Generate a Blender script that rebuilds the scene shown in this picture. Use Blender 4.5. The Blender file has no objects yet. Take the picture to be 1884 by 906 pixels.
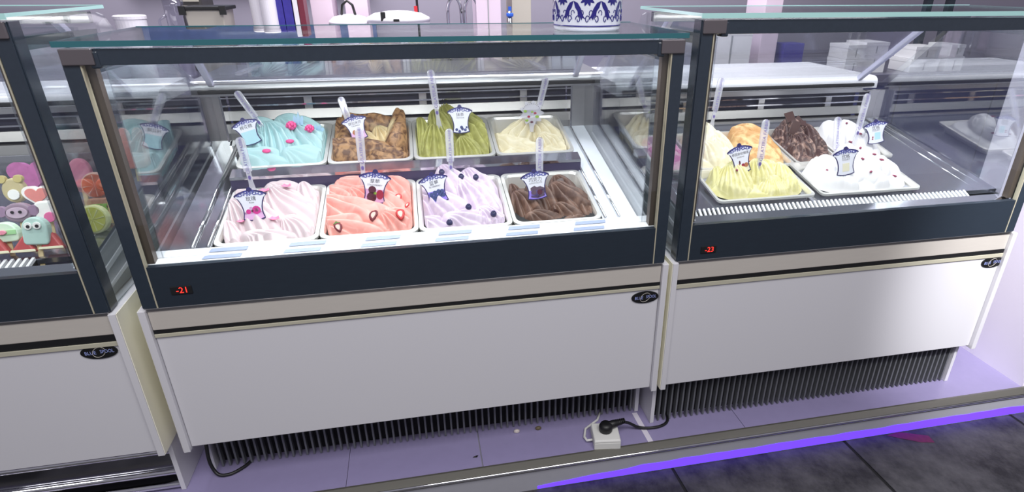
import bpy, math, random
import numpy as np
from mathutils import Vector, Matrix
PI = math.pi
random.seed(5)
S = bpy.context.scene
C = S.collection

# ------------------------------------------------------------------ camera
cd = bpy.data.cameras.new('camera'); cam = bpy.data.objects.new('camera', cd); C.objects.link(cam)
yaw, pitch, roll, f_px = -0.2101, 0.4496, 0.004, 1104.23
fwd = Vector((-math.sin(yaw)*math.cos(pitch), math.cos(yaw)*math.cos(pitch), -math.sin(pitch)))
r0 = Vector((math.cos(yaw), math.sin(yaw), 0)); u0 = r0.cross(fwd)
rt = math.cos(roll)*r0 + math.sin(roll)*u0; up = -math.sin(roll)*r0 + math.cos(roll)*u0
M = Matrix((rt, up, -fwd)).transposed().to_4x4(); M.translation = Vector((0.6715, -1.4049, 1.4035))
cam.matrix_world = M
cd.sensor_width = 36; cd.lens = f_px/1884*36
cd.shift_x = -(1006.13-942)/1884; cd.shift_y = (497.04-453)/1884
cd.clip_start = 0.02
S.camera = cam

# ------------------------------------------------------------------ world, lights, exposure
S.view_settings.view_transform = 'Standard'; S.view_settings.look = 'None'
S.view_settings.gamma = 1; S.view_settings.use_curve_mapping = False
S.view_settings.exposure = 0.0
S.cycles.max_bounces = 12; S.cycles.transparent_max_bounces = 40
S.cycles.glossy_bounces = 6; S.cycles.diffuse_bounces = 4; S.cycles.sample_clamp_indirect = 4
W = bpy.data.worlds.new('hall'); S.world = W; W.use_nodes = True
W.node_tree.nodes['Background'].inputs[0].default_value = (0.86, 0.84, 1.0, 1)
W.node_tree.nodes['Background'].inputs[1].default_value = 0.30

def area(name, loc, target, sx, sy, watts, col=(1, 1, 1)):
    l = bpy.data.lights.new(name, 'AREA'); l.shape = 'RECTANGLE'; l.size = sx; l.size_y = sy
    l.energy = watts; l.color = col
    o = bpy.data.objects.new(name, l); C.objects.link(o); o.location = loc
    o.rotation_euler = (Vector(target)-Vector(loc)).to_track_quat('-Z', 'Y').to_euler()
    return o
# hall lighting above and in front of the counters, stall lighting behind them
area('hall_light', (0.9, -2.2, 3.6), (0.9, 0.0, 0.6), 3.4, 1.6, 118, (1, 0.985, 0.975))
area('stall_light', (0.6, 1.3, 3.2), (0.7, 1.5, 1.0), 3.2, 0.6, 140, (1, 0.98, 1.0))
# added fill lamp, no such source seen, brightening the foot of the right partition
sl = bpy.data.lights.new('partition_fill', 'SPOT'); sl.energy = 420; sl.spot_size = math.radians(30); sl.spot_blend = 1.0
sl.shadow_soft_size = 0.08; sl.color = (0.98, 0.97, 1.0)
so = bpy.data.objects.new('partition_fill', sl); C.objects.link(so); so.location = (2.05, -1.5, 2.3)
so.rotation_euler = (Vector((2.70, 0.30, 0.22))-Vector(so.location)).to_track_quat('-Z', 'Y').to_euler()

# ------------------------------------------------------------------ materials
def srgb(r, g, b):
    f = lambda v: v/12.92 if v <= 0.04045 else ((v+0.055)/1.055)**2.4
    return (f(r/255), f(g/255), f(b/255), 1)
def mat(name, col, rough=0.5, metal=0.0, noise=0.0, scale=30, emit=None, estr=0, coat=0.0, sss=0.0, bump=0.0, bscale=60, spec=0.5, stretch=None):
    m = bpy.data.materials.new(name); m.use_nodes = True
    nt = m.node_tree; b = nt.nodes['Principled BSDF']
    b.inputs['Base Color'].default_value = col; b.inputs['Roughness'].default_value = rough
    b.inputs['Metallic'].default_value = metal; b.inputs['Coat Weight'].default_value = coat
    b.inputs['Specular IOR Level'].default_value = spec
    if sss:
        b.inputs['Subsurface Weight'].default_value = sss; b.inputs['Subsurface Radius'].default_value = (0.02, 0.015, 0.012)
        b.inputs['Subsurface Scale'].default_value = 0.5
    if emit:
        b.inputs['Emission Color'].default_value = emit; b.inputs['Emission Strength'].default_value = estr
    if noise or bump:
        tc = nt.nodes.new('ShaderNodeTexCoord'); mp = nt.nodes.new('ShaderNodeMapping')
        if stretch: mp.inputs['Scale'].default_value = stretch
        nt.links.new(tc.outputs['Object'], mp.inputs[0])
    if noise:
        n = nt.nodes.new('ShaderNodeTexNoise'); n.inputs['Scale'].default_value = scale; n.inputs['Detail'].default_value = 5
        nt.links.new(mp.outputs[0], n.inputs['Vector'])
        mx = nt.nodes.new('ShaderNodeMix'); mx.data_type = 'RGBA'
        mx.inputs['A'].default_value = tuple(max(0, c*(1-noise)) for c in col[:3])+(1,)
        mx.inputs['B'].default_value = tuple(min(1, c*(1+noise)) for c in col[:3])+(1,)
        nt.links.new(n.outputs['Fac'], mx.inputs['Factor']); nt.links.new(mx.outputs['Result'], b.inputs['Base Color'])
    if bump:
        n2 = nt.nodes.new('ShaderNodeTexNoise'); n2.inputs['Scale'].default_value = bscale; n2.inputs['Detail'].default_value = 4
        nt.links.new(mp.outputs[0], n2.inputs['Vector'])
        bp = nt.nodes.new('ShaderNodeBump'); bp.inputs['Strength'].default_value = bump; bp.inputs['Distance'].default_value = 0.002
        nt.links.new(n2.outputs['Fac'], bp.inputs['Height']); nt.links.new(bp.outputs[0], b.inputs['Normal'])
    return m
def glass(name, tint=(0.97, 0.99, 0.99, 1), f0=0.045, rough=0.0, k=1.0, haze=0.0):
    """thin clear sheet: straight transmission plus a reflection that grows towards grazing angles"""
    m = bpy.data.materials.new(name); m.use_nodes = True; nt = m.node_tree; nt.nodes.clear()
    out = nt.nodes.new('ShaderNodeOutputMaterial'); mix = nt.nodes.new('ShaderNodeMixShader')
    tr = nt.nodes.new('ShaderNodeBsdfTransparent'); tr.inputs[0].default_value = tint
    gl = nt.nodes.new('ShaderNodeBsdfGlossy'); gl.inputs['Roughness'].default_value = rough
    lw = nt.nodes.new('ShaderNodeLayerWeight'); lw.inputs['Blend'].default_value = 0.5
    p = nt.nodes.new('ShaderNodeMath'); p.operation = 'POWER'; p.inputs[1].default_value = 5
    q = nt.nodes.new('ShaderNodeMath'); q.operation = 'MULTIPLY_ADD'; q.inputs[1].default_value = (1-f0)*k; q.inputs[2].default_value = f0
    nt.links.new(lw.outputs['Facing'], p.inputs[0]); nt.links.new(p.outputs[0], q.inputs[0])
    nt.links.new(q.outputs[0], mix.inputs[0]); nt.links.new(gl.outputs[0], mix.inputs[2])
    if haze:
        df = nt.nodes.new('ShaderNodeBsdfDiffuse'); df.inputs[0].default_value = (0.9, 0.9, 0.95, 1)
        m2 = nt.nodes.new('ShaderNodeMixShader'); m2.inputs[0].default_value = haze
        nt.links.new(tr.outputs[0], m2.inputs[1]); nt.links.new(df.outputs[0], m2.inputs[2]); nt.links.new(m2.outputs[0], mix.inputs[1])
    else:
        nt.links.new(tr.outputs[0], mix.inputs[1])
    nt.links.new(mix.outputs[0], out.inputs[0])
    return m

SLATE = mat('slate_frame', srgb(46, 55, 66), 0.22, coat=0.3, noise=0.12, scale=90, spec=0.5)
SLATE_BAND = mat('slate_band', srgb(42, 50, 60), 0.3, noise=0.10, scale=150, stretch=(0.15, 1, 1), spec=0.4)
STEEL = mat('brushed_steel', (0.62, 0.61, 0.60, 1), 0.28, 1.0, noise=0.05, scale=60, stretch=(0.05, 1, 1))
DULL = mat('dull_steel', (0.40, 0.39, 0.38, 1), 0.35, 0.85)
MIRROR = mat('polished_steel', (0.72, 0.72, 0.74, 1), 0.08, 1.0)
SATIN = mat('satin_strip', srgb(200, 194, 186), 0.42, 0.12, noise=0.04, scale=200, stretch=(0.1, 1, 1))
RAILM = mat('rail_alloy', srgb(196, 192, 172), 0.4, 0.15)
TRIMB = mat('beige_trim', srgb(188, 182, 160), 0.4, 0.15)
BROWN = mat('bronze_profile', srgb(104, 92, 84), 0.3, 0.5)
BRACK = mat('bracket_steel', srgb(104, 98, 102), 0.3, 0.3)
WHITE = mat('white_panel', srgb(212, 211, 216), 0.5, noise=0.02, scale=400)
SIDE_LIT = mat('cream_side_lit', srgb(248, 245, 228), 0.5)  # cream raised in brightness, light on the side faces put into the colour
DECKW = mat('white_deck', srgb(236, 236, 240), 0.35)
VENTG = mat('vent_grey', srgb(146, 156, 184), 0.4)
BLACK = mat('black_recess', srgb(16, 16, 19), 0.6)
RUBBER = mat('black_rubber', srgb(20, 20, 22), 0.45)
SLATM = mat('slat_grey', srgb(104, 106, 110), 0.4, 0.1)
NAVY = mat('navy_strip', srgb(58, 52, 82), 0.35)
DARKS = mat('dark_slot', srgb(44, 44, 66), 0.4)
TUBG = mat('tub_grey', srgb(150, 152, 156), 0.45)
EDGE = mat('glass_edge_teal', srgb(48, 104, 112), 0.12, coat=0.5)
EDGEL = mat('glass_edge_pale', srgb(176, 222, 218), 0.12, coat=0.5)
BARM = mat('hatch_bar', srgb(206, 206, 226), 0.3, 0.4)
GLASS = glass('clear_glass')
GLASS_SIDE = glass('side_glass', f0=0.07)
GLASS_IN = glass('inner_glass', tint=(0.95, 0.96, 0.98, 1), f0=0.26)
GLASS_REAR = glass('hatch_glass', tint=(0.93, 0.94, 0.96, 1), f0=0.19)
GLASS_TOP = glass('top_glass', tint=(0.93, 0.97, 0.98, 1), f0=0.06)
PANM = mat('pan_steel', (0.84, 0.82, 0.78, 1), 0.28, 0.6)
SHELF = mat('work_shelf', srgb(240, 240, 246), 0.4, 0.0, noise=.06, scale=300)
GLASS_REAR_A = glass('hatch_glass_reflective', tint=(0.86, 0.88, 0.92, 1), f0=0.34)
LEDGE = mat('ledge_steel', (0.46, 0.46, 0.48, 1), 0.3, 0.9)
DECKD = mat('deck_dark_steel', (0.42, 0.43, 0.50, 1), 0.16, 0.9)
DECK_PALE = mat('pale_deck', srgb(226, 230, 238), 0.5, noise=.08, scale=40)  # speckled white, used for the right side deck only
ACRYL = glass('spade_acrylic', tint=(0.93, 0.92, 0.97, 1), f0=0.10, rough=0.1, k=0.8, haze=0.30)
PURPLE = mat('purple_print', srgb(92, 78, 140), 0.5)
INK = mat('navy_ink', srgb(42, 36, 92), 0.45)
INKB = mat('blue_ink', srgb(66, 70, 150), 0.45)
TXT = mat('grey_ink', srgb(58, 56, 66), 0.5)
CARD = mat('tag_card', srgb(226, 226, 236), 0.4)

# ------------------------------------------------------------------ builders
class MB:
    def __init__(s): s.v = []; s.f = []
    def add(s, vs, fs):
        n = len(s.v); s.v += [tuple(map(float, p)) for p in vs]; s.f += [tuple(i+n for i in q) for q in fs]; return s
    def box(s, x0, x1, y0, y1, z0, z1):
        return s.add([(x0,y0,z0),(x1,y0,z0),(x1,y1,z0),(x0,y1,z0),(x0,y0,z1),(x1,y0,z1),(x1,y1,z1),(x0,y1,z1)],
                     [(0,3,2,1),(4,5,6,7),(0,1,5,4),(1,2,6,5),(2,3,7,6),(3,0,4,7)])
    def hexa(s, p): return s.add(p, [(0,3,2,1),(4,5,6,7),(0,1,5,4),(1,2,6,5),(2,3,7,6),(3,0,4,7)])
    def prism_x(s, poly, x0, x1):           # poly of (y, z)
        n = len(poly)
        return s.add([(x0,a,b) for a,b in poly]+[(x1,a,b) for a,b in poly],
                     [tuple(range(n)), tuple(range(2*n-1, n-1, -1))]+[(i,(i+1)%n+0,(i+1)%n+n,i+n)[::-1] for i in range(n)])
    def prism_f(s, poly, fr, t0, t1):        # poly of (a, b) in the frame fr = (origin, right, up, normal)
        o, R, U, N = fr; n = len(poly)
        P = lambda a, b, t: o+R*a+U*b+N*t
        return s.add([P(a,b,t0) for a,b in poly]+[P(a,b,t1) for a,b in poly],
                     [tuple(range(n))[::-1], tuple(range(n, 2*n))]+[(i,(i+1)%n,(i+1)%n+n,i+n) for i in range(n)])
    def tube(s, path, r, n=10, closed=False, cap=True):
        path = [Vector(p) for p in path]; m = len(path); rs = r if isinstance(r, (list, tuple)) else [r]*m
        vs = []; fs = []; prev = None
        for i, p in enumerate(path):
            a = path[(i-1) % m] if (closed or i > 0) else p; b = path[(i+1) % m] if (closed or i < m-1) else p
            t = (b-a).normalized()
            if prev is None: x = t.orthogonal().normalized()
            else: x = (prev-t*prev.dot(t)).normalized()
            prev = x; y = t.cross(x)
            vs += [p+(x*math.cos(2*PI*k/n)+y*math.sin(2*PI*k/n))*rs[i] for k in range(n)]
        for i in range(m if closed else m-1):
            for k in range(n):
                j = (i+1) % m; fs.append((i*n+k, i*n+(k+1) % n, j*n+(k+1) % n, j*n+k))
        if cap and not closed: fs += [tuple(range(n))[::-1], tuple(range((m-1)*n, m*n))]
        return s.add(vs, fs)
    def lathe(s, prof, c, n=32, sx=1, sy=1):  # prof of (r, z)
        vs = [(c[0]+r*sx*math.cos(2*PI*k/n), c[1]+r*sy*math.sin(2*PI*k/n), c[2]+z) for r, z in prof for k in range(n)]
        m = len(prof); fs = [(i*n+k, i*n+(k+1) % n, (i+1)*n+(k+1) % n, (i+1)*n+k) for i in range(m-1) for k in range(n)]
        fs += [tuple(range(n))[::-1], tuple(range((m-1)*n, m*n))]
        return s.add(vs, fs)
    def ball(s, c, r, n=14, m=9, fr=None):
        rr = r if isinstance(r, (list, tuple)) else (r, r, r); vs = []; fs = []
        for i in range(m+1):
            a = PI*i/m
            for k in range(n):
                q = Vector((rr[0]*math.sin(a)*math.cos(2*PI*k/n), rr[1]*math.sin(a)*math.sin(2*PI*k/n), rr[2]*math.cos(a)))
                if fr: q = fr @ q
                vs.append(Vector(c)+q)
        for i in range(m):
            for k in range(n): fs.append((i*n+k, (i+1)*n+k, (i+1)*n+(k+1) % n, i*n+(k+1) % n))
        return s.add(vs, fs)
    def build(s, name, m, parent=None, smooth=False, bevel=0, seg=2, loc=None):
        off = Vector((0, 0, 0)) if loc is None else Vector(loc); p = parent
        base = off.copy()
        while p is not None: base += p.location; p = p.parent
        me = bpy.data.meshes.new(name)
        me.from_pydata([tuple(Vector(v)-base) for v in s.v], [], s.f); me.update()
        me.materials.append(m)
        if smooth: me.polygons.foreach_set('use_smooth', [True]*len(me.polygons))
        o = bpy.data.objects.new(name, me); C.objects.link(o); o.location = off; o.parent = parent
        if bevel:
            b = o.modifiers.new('bevel', 'BEVEL'); b.width = bevel; b.segments = seg; b.limit_method = 'ANGLE'
        return o
def meta(o, label, cat, group=None, kind=None):
    if label: o['label'] = label
    if cat: o['category'] = cat
    if group: o['group'] = group
    if kind: o['kind'] = kind
    return o
def thing(name, label, cat, loc, group=None):
    o = bpy.data.objects.new(name, None); C.objects.link(o); o.location = loc; o.empty_display_size = 0.02
    return meta(o, label, cat, group)
def part(mb, name, m, root, **k): return mb.build(name, m, root, **k)
def frame(p0, p1, tilt_n=None):
    """right / up / normal frame standing on p0, up towards p1, facing the shop front (-Y)"""
    o = Vector(p0); U = (Vector(p1)-o).normalized(); R = Vector((1, 0, 0)); R = (R-U*R.dot(U)).normalized(); N = R.cross(U)
    return (o, R, U, N)
_tc = {}
def text(body, size, fr, x, y, lift, name, m, root, spin=0.0, align='CENTER', extr=0.0002, sx=1.0):
    """lettering as thin geometry lying in the frame fr"""
    key = (body, align)
    if key not in _tc:
        cu = bpy.data.curves.new('t', 'FONT'); cu.body = body; cu.align_x = align; cu.align_y = 'CENTER'; cu.size = 1.0; cu.resolution_u = 2
        to = bpy.data.objects.new('t', cu); C.objects.link(to)
        dg = bpy.context.evaluated_depsgraph_get(); me = to.evaluated_get(dg).to_mesh()
        _tc[key] = ([v.co.copy() for v in me.vertices], [tuple(p.vertices) for p in me.polygons])
        to.evaluated_get(dg).to_mesh_clear(); bpy.data.objects.remove(to); bpy.data.curves.remove(cu)
    vs, fs = _tc[key]; o, R, U, N = fr; c, s_ = math.cos(spin), math.sin(spin); b = MB()
    P = [o+R*(x+size*(v.x*sx*c-v.y*s_))+U*(y+size*(v.x*sx*s_+v.y*c))+N*lift for v in vs]
    b.add(P, fs)
    return b.build(name, m, root)
def disc(cx, cy, r, n=12, ry=None):
    return [(cx+r*math.cos(2*PI*k/n), cy+(ry or r)*math.sin(2*PI*k/n)) for k in range(n)]

# ------------------------------------------------------------------ setting: hall floor, platform, back wall
FZ = 0.10           # platform top
fl = MB().box(-3, 5.5, -2.6, 3.2, -0.09, -0.004).build('floor', mat('floor_bed', srgb(20, 19, 22), 0.8)); fl['kind'] = 'structure'
tilem = mat('dirty_tile', srgb(70, 68, 72), 0.55, noise=0.0, bump=0.5, bscale=40)
nt = tilem.node_tree; b = nt.nodes['Principled BSDF']
tc = nt.nodes.new('ShaderNodeTexCoord'); n1 = nt.nodes.new('ShaderNodeTexNoise'); n1.inputs['Scale'].default_value = 7; n1.inputs['Detail'].default_value = 9; n1.inputs['Roughness'].default_value = 0.7
mp = nt.nodes.new('ShaderNodeMapping'); mp.inputs['Scale'].default_value = (1.3, 1.0, 1); mp.inputs['Rotation'].default_value = (0, 0, 0.3)
cr = nt.nodes.new('ShaderNodeValToRGB'); cr.color_ramp.elements[0].position = 0.36; cr.color_ramp.elements[0].color = srgb(30, 28, 33)
cr.color_ramp.elements[1].position = 0.66; cr.color_ramp.elements[1].color = srgb(82, 80, 84)
nt.links.new(tc.outputs['Object'], mp.inputs[0]); nt.links.new(mp.outputs[0], n1.inputs['Vector']); nt.links.new(n1.outputs['Fac'], cr.inputs[0]); nt.links.new(cr.outputs[0], b.inputs['Base Color'])
for i, (xa, xb) in enumerate(((-0.6, 0.0), (0.0, 0.68), (0.68, 1.366), (1.372, 1.985), (1.993, 2.66), (2.668, 3.4), (3.408, 4.1))):
    for ya, yb in ((-0.62, -0.062), (-1.2, -0.627)):
        dx = 0.03
        MB().hexa([(xa+dx*(-.0-ya), ya, -0.004), (xb-.004+dx*(-ya), ya, -0.004), (xb-.004+dx*(-yb), yb, -0.004), (xa+dx*(-yb), yb, -0.004),
                   (xa+dx*(-ya), ya, 0), (xb-.004+dx*(-ya), ya, 0), (xb-.004+dx*(-yb), yb, 0), (xa+dx*(-yb), yb, 0)]).build('tile', tilem, fl)
st = MB().add([(2.15,-0.075,.0008),(2.20,-0.066,.0008),(2.29,-0.105,.0008),(2.285,-0.138,.0008),(2.24,-0.128,.0008)], [(4,3,2,1,0)]).build('stain', mat('red_stain', srgb(96, 28, 62), 0.5, noise=0.4, scale=60), fl)

pf = MB().box(-2.6, 5.2, -0.050, 3.1, 0.0, FZ-0.006).build('platform_floor', mat('platform_core', srgb(150, 148, 160), 0.6)); pf['kind'] = 'structure'
PLATM = mat('platform_sheet', srgb(146, 138, 176), 0.24, noise=0.05, scale=35, bump=0.08, bscale=30)
for xa, xb in ((-2.6, -0.75), (-0.748, 0.378), (0.3795, 0.768), (0.772, 1.62), (1.622, 3.0), (3.0015, 5.2)):
    MB().box(xa, xb, -0.052, 3.1, FZ-0.006, FZ).build('platform_panel', PLATM, pf)
MB().prism_x([(-0.074, 0.094), (-0.052, 0.1035), (-0.046, 0.1035), (-0.046, 0.094)], -2.6, 5.2).build('edge_trim', mat('trim_olive', srgb(122, 120, 112), .25, .6), pf)
MB().tube([(-2.6, -0.072, 0.088), (5.2, -0.072, 0.088)], 0.0055, 8).build('trim_bead', MIRROR, pf, smooth=True)
MB().box(-2.6, 5.2, -0.070, -0.052, 0.076, 0.083).build('trim_channel', mat('trim_dark', srgb(110, 108, 102), 0.35, 0.3), pf)
MB().box(-2.6, 5.2, -0.067, -0.050, 0.0, 0.076).build('fascia', mat('fascia_grey', srgb(168, 168, 176), 0.5, noise=0.05, scale=30), pf)
LEDP = mat('purple_led', srgb(90, 50, 255), 0.5, emit=(0.12, 0.045, 1.0, 1), estr=1.5)
poly = []; xs = np.linspace(0.93, 5.2, 90); rr = random.Random(3)
tops = [0.014+0.020*min(1, (x-0.93)/0.35)+rr.uniform(-.0025, .0025) for x in xs]
b = MB(); n = len(xs)
b.add([(x, -0.0685, 0.003) for x in xs]+[(x, -0.0685, t) for x, t in zip(xs, tops)]+[(x, -0.0665, 0.003) for x in xs]+[(x, -0.0665, t) for x, t in zip(xs, tops)],
      [(i, i+1, n+i+1, n+i) for i in range(n-1)]+[(n+i, n+i+1, 3*n+i+1, 3*n+i) for i in range(n-1)])
led = b.build('led_strip', LEDP, pf); led['label'] = 'glowing violet light strip along the platform foot'
tapem = mat('tape_residue', srgb(214, 208, 222), 0.5)
MB().add([(1.285,0.10,FZ+.0006),(1.302,0.10,FZ+.0006),(1.306,-0.045,FZ+.0006),(1.289,-0.045,FZ+.0006)], [(3,2,1,0)]).build('tape_mark', tapem, pf)

wb = MB().box(-3, 5.5, 2.5, 2.6, 0, 4.2).build('wall_back', mat('back_wall', srgb(142, 137, 152), 0.6)); wb['kind'] = 'structure'

wr = MB().box(2.70, 2.74, -.045, .38, FZ, 2.6).build('wall_right', mat('partition_white', srgb(232, 226, 242), .55, noise=.03, scale=8, bump=.15, bscale=12), None); wr['kind'] = 'structure'

# ------------------------------------------------------------------ display cases
def side_profile(zt, zl):
    return [(0.008, 0.703), (0.008, zt), (0.375, zt), (0.405, zt-0.008), (0.425, zt-0.028), (0.70, zl-0.01), (0.93, zl-0.03), (0.93, 0.703)]

def case(X0, X1, zt, zl, Yk, style, label, gap, rail, digits, dx, badge_x, kick, hy, deep):
    xm = (X0+X1)/2; xl, xr = X0+0.093, X1-0.118
    T = thing('display_case', label, 'display case', (xm, 0.4, FZ))
    # body
    part(MB().box(X0+.02, X1-.02, .035, .92, .285, .69), 'body_core', WHITE, T)
    part(MB().box(X0+.005, X1-.005, 0.0, .02, .28, rail), 'front_panel', WHITE, T, bevel=.001)
    for xa, xb in ((X0-.012, X0+.004), (X1-.004, X1+.012)):
        part(MB().prism_x([(-.013,.272),(-.013,.70),(.93,.725),(.93,.272)], xa, xb), 'side_board', WHITE, T, bevel=.001)
        xo = xa-.0015 if xa < xm else xb
        part(MB().prism_x([(-.010,.274),(-.010,.699),(.93,.724),(.93,.274)], xo, xo+.0015), 'lit_skin', SIDE_LIT, T)  # thin added sheet whose pale colour carries the light on the side face
        part(MB().box(xa, xb-.004, Yk, .92, FZ+.001, .285), 'base_plate', WHITE, T)
    part(MB().box(X0+.005, X1-.005, -.004, .03, .643, .696), 'steel_strip', SATIN, T, bevel=.002)
    part(MB().box(X0+.004, X1-.004, -.007, .03, .696, .7035), 'strip_lip', STEEL, T, bevel=.001)
    part(MB().box(X0+.005, X1-.005, -.003, .03, gap+.0002, .6428), 'gap_shade', BLACK, T)  # flush black strip standing in for the shade inside the gap
    part(MB().box(X0+.005, X1-.005, -.005, .018, rail, gap), 'lower_rail', RAILM, T, bevel=.001)
    # glass front with its printed border
    part(MB().box(X0+.003, X1-.003, -.006, .010, .7035, .808), 'front_band', SLATE_BAND, T)
    part(MB().box(X0+.03, X1-.03, -.006, .012, zt-.031, zt), 'top_rail', SLATE, T, bevel=.001)
    for s, xe in ((1, X0), (-1, X1)):
        P = lambda a, c: (min(xe+s*a, xe+s*c), max(xe+s*a, xe+s*c))
        a, c = P(0, .030); part(MB().box(a, c, -.0065, .004, .704, zt), 'corner_post', SLATE, T, bevel=.0015)
        a, c = P(-.002, .005); part(MB().box(a, c, -.003, .036, .704, zt), 'post_return', SLATE, T, bevel=.001)
        a, c = P(.0305, .0335); part(MB().box(a, c, -.0072, .006, .704, zt-.03), 'post_trim', TRIMB, T)
        a, c = P(.030, .047); part(MB().box(a, c, .012, .032, .81, zt-.03), 'corner_profile', BROWN, T)
        a, c = P(.002, .060); part(MB().box(a, c, -.012, .014, zt-.030, zt+.001), 'corner_bracket', BRACK, T, bevel=.002)
        a, c = P(.050, .068); part(MB().box(a, c, -.008, .020, zt-.037, zt-.004), 'bracket_foot', SLATE, T, bevel=.003)
    part(MB().box(X0+.036, X1-.036, -.002, .003, .808, zt-.031), 'front_glass', GLASS, T)
    part(MB().box(X0-.004, X1+.004, -.010, .400, zt+.0135, zt+.0150), 'top_glass', GLASS_TOP, T)
    E_ = EDGE if style == 'pans' else EDGEL
    e = MB().box(X0-.006, X1+.006, -.012, -.010, zt+.004, zt+.015)
    e.box(X0-.006, X0-.004, -.010, .402, zt+.008, zt+.015).box(X1+.004, X1+.006, -.010, .402, zt+.008, zt+.015).box(X0-.004, X1+.004, .400, .403, zt+.0125, zt+.016)
    part(e, 'glass_edge', E_, T)
    for xa in (X0+.000, X1-.005):
        part(MB().prism_x(side_profile(zt, zl), xa, xa+.005), 'side_glass', GLASS_SIDE, T)
    for xa in (X0+.058, X1-.062):
        part(MB().prism_x([(.030, .812), (.030, zt-.04), (.36, zt-.04), (.64, zl-.04), (.64, .93)], xa, xa+.003), 'inner_glass', GLASS_IN, T)
    for xa in (X0+.006, X1-.020):
        part(MB().prism_x([(.036, zt-.055), (.36, zt-.060), (.36, zt-.036), (.036, zt-.030)], xa, xa+.014), 'side_rail', SLATE, T)
    # rear hatch
    hy0, hy1 = hy; hz0, hz1 = zt-.002, zl+.008
    part(MB().prism_x([(hy0, hz0), (hy1, hz1), (hy1+.004, hz1+.003), (hy0+.004, hz0+.003)], xl, xr), 'hatch_glass', GLASS_REAR_A if style == 'pans' else GLASS_REAR, T)
    for x in (xl-.006, xr+.006):
        part(MB().prism_x([(hy0, hz0-.01), (hy1, hz1-.01), (hy1+.012, hz1+.006), (hy0+.012, hz0+.006)], x-.008, x+.008), 'hatch_bar', BARM, T, bevel=.003)
    part(MB().box(X0+.02, X1-.02, hy0-.012, hy0+.008, zt-.024, zt+.002), 'hatch_hinge', SLATE, T)
    prof = [(hy1, zl-.012)]+[(hy1+.025-.025*math.cos(a), zl-.012+.025*math.sin(a)) for a in np.linspace(0.3, PI/2, 6)]+[(deep, zl+.013), (deep, zl-.03), (hy1, zl-.03)]
    part(MB().prism_x(prof, X0+.03, X1-.03), 'rear_ledge', LEDGE if style == 'pans' else SHELF, T)
    part(MB().box(X0+.05, X1-.05, hy1-.012, hy1+.002, zl-.022, zl-.010), 'ledge_seal', BLACK, T, bevel=.003)
    # rear wall with air slots
    zb = zl-.125
    part(MB().box(xl, xr, .690, .700, zb-.06, zl-.03), 'slot_back', DARKS, T)
    for z0_, z1_, m_ in ((zl-.038, zl-.022, STEEL), (zl-.052, zl-.048, MIRROR), (zl-.076, zl-.071, MIRROR)):
        part(MB().box(xl, xr, .654, .664, z0_, z1_), 'slot_bar', m_, T)
    for fx in (.22, .55, .86):
        xx = xl+(xr-xl)*fx; part(MB().box(xx-.012, xx+.012, .668, .672, zl-.095, zl-.05), 'slot_bracket', STEEL, T)
    part(MB().prism_x([(.652, zl-.118), (.660, zl-.090), (.668, zl-.090), (.668, zl-.118)], xl, xr), 'rear_panel', DULL, T)
    part(MB().prism_x([(.640, zb-.03), (.645, zb-.002), (.665, zb-.002), (.665, zb-.06), (.640, zb-.06)], xl, xr), 'rear_lip', DULL, T)
    for x in (xl-.006, xr):
        part(MB().box(x, x+.006, .615, .668, zb-.05, zl-.03), 'inner_corner', MIRROR, T)
    part(MB().box(xr+.006, X1-.03, .640, .66, zb-.10, zl-.03), 'corner_panel', STEEL, T); part(MB().box(X0+.03, xl-.006, .640, .66, zb-.10, zl-.03), 'corner_panel', STEEL, T)
    # tub sides below the side glass
    for xa in (X0+.028, X1-.034):
        part(MB().prism_x([(.02,.703),(.02,.800),(.66,.925),(.66,.703)], xa, xa+.006), 'tub_side', TUBG, T)
        xo = xa-.003 if xa < xm else xa+.006
        part(MB().prism_x([(.02,.752),(.02,.764),(.66,.874),(.66,.862)], xo, xo+.003), 'tub_stripe', WHITE, T)
        part(MB().prism_x([(.02,.715),(.02,.725),(.66,.80),(.66,.79)], xo, xo+.003), 'tub_stripe', WHITE, T)
    # decks
    if style == 'pans':
        a, c = X0+.157, X0+1.1405
        part(MB().prism_x([(.010,.8085),(.030,.8135),(.0302,.8120),(.034,.8128),(.0342,.8145),(.058,.8215),(.058,.79),(.010,.79)], X0+.028, X1-.028), 'front_deck', DECKW, T)
        k = 0; x = X0+.085; gapx = .165
        for row, (y0, y1) in enumerate(((.014, .027), (.038, .052))):
            for j in range(7):
                x0_ = X0+.155+j*.180-(.010 if row == 0 else 0); 
                if x0_+.1 > X1-.06: continue
                zz = lambda y: .8095+(y-.010)*.27+.0004
                part(MB().add([(x0_, y0, zz(y0)), (x0_+.085, y0, zz(y0)), (x0_+.088, y1, zz(y1)), (x0_+.005, y1, zz(y1))], [(0, 1, 2, 3)]), 'vent_slot', VENTG, T)
        pl = lambda y: .822+.22*(y-.06)
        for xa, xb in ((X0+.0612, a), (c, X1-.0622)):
            part(MB().prism_x([(.058, .818), (.66, pl(.66)-.004), (.66, pl(.66)-.014), (.058, .808)], xa, xb), 'side_deck', MIRROR if xa < xm else DECK_PALE, T)
        for x in (X0+.115, X0+.150, c+.006, c+.045):
            part(MB().tube([(x, .060, pl(.06)+.002), (x, .64, pl(.64)+.002)], .0035, 8), 'side_rail_rod', MIRROR, T, smooth=True)
        part(MB().prism_x([(.058,.74),(.058,.815),(.06,.815),(.66,.86),(.66,.74)], a, c), 'tub_floor', BLACK, T)
        part(MB().box(a-.006, c+.006, .3315, .338, .868, .909), 'step_riser', NAVY, T)
        part(MB().prism_x([(.330,.905),(.330,.913),(.372,.925),(.372,.905)], a-.006, c+.006), 'step_lip', MIRROR, T)
    else:
        pl = lambda y: .822+.22*(y-.066)
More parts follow.
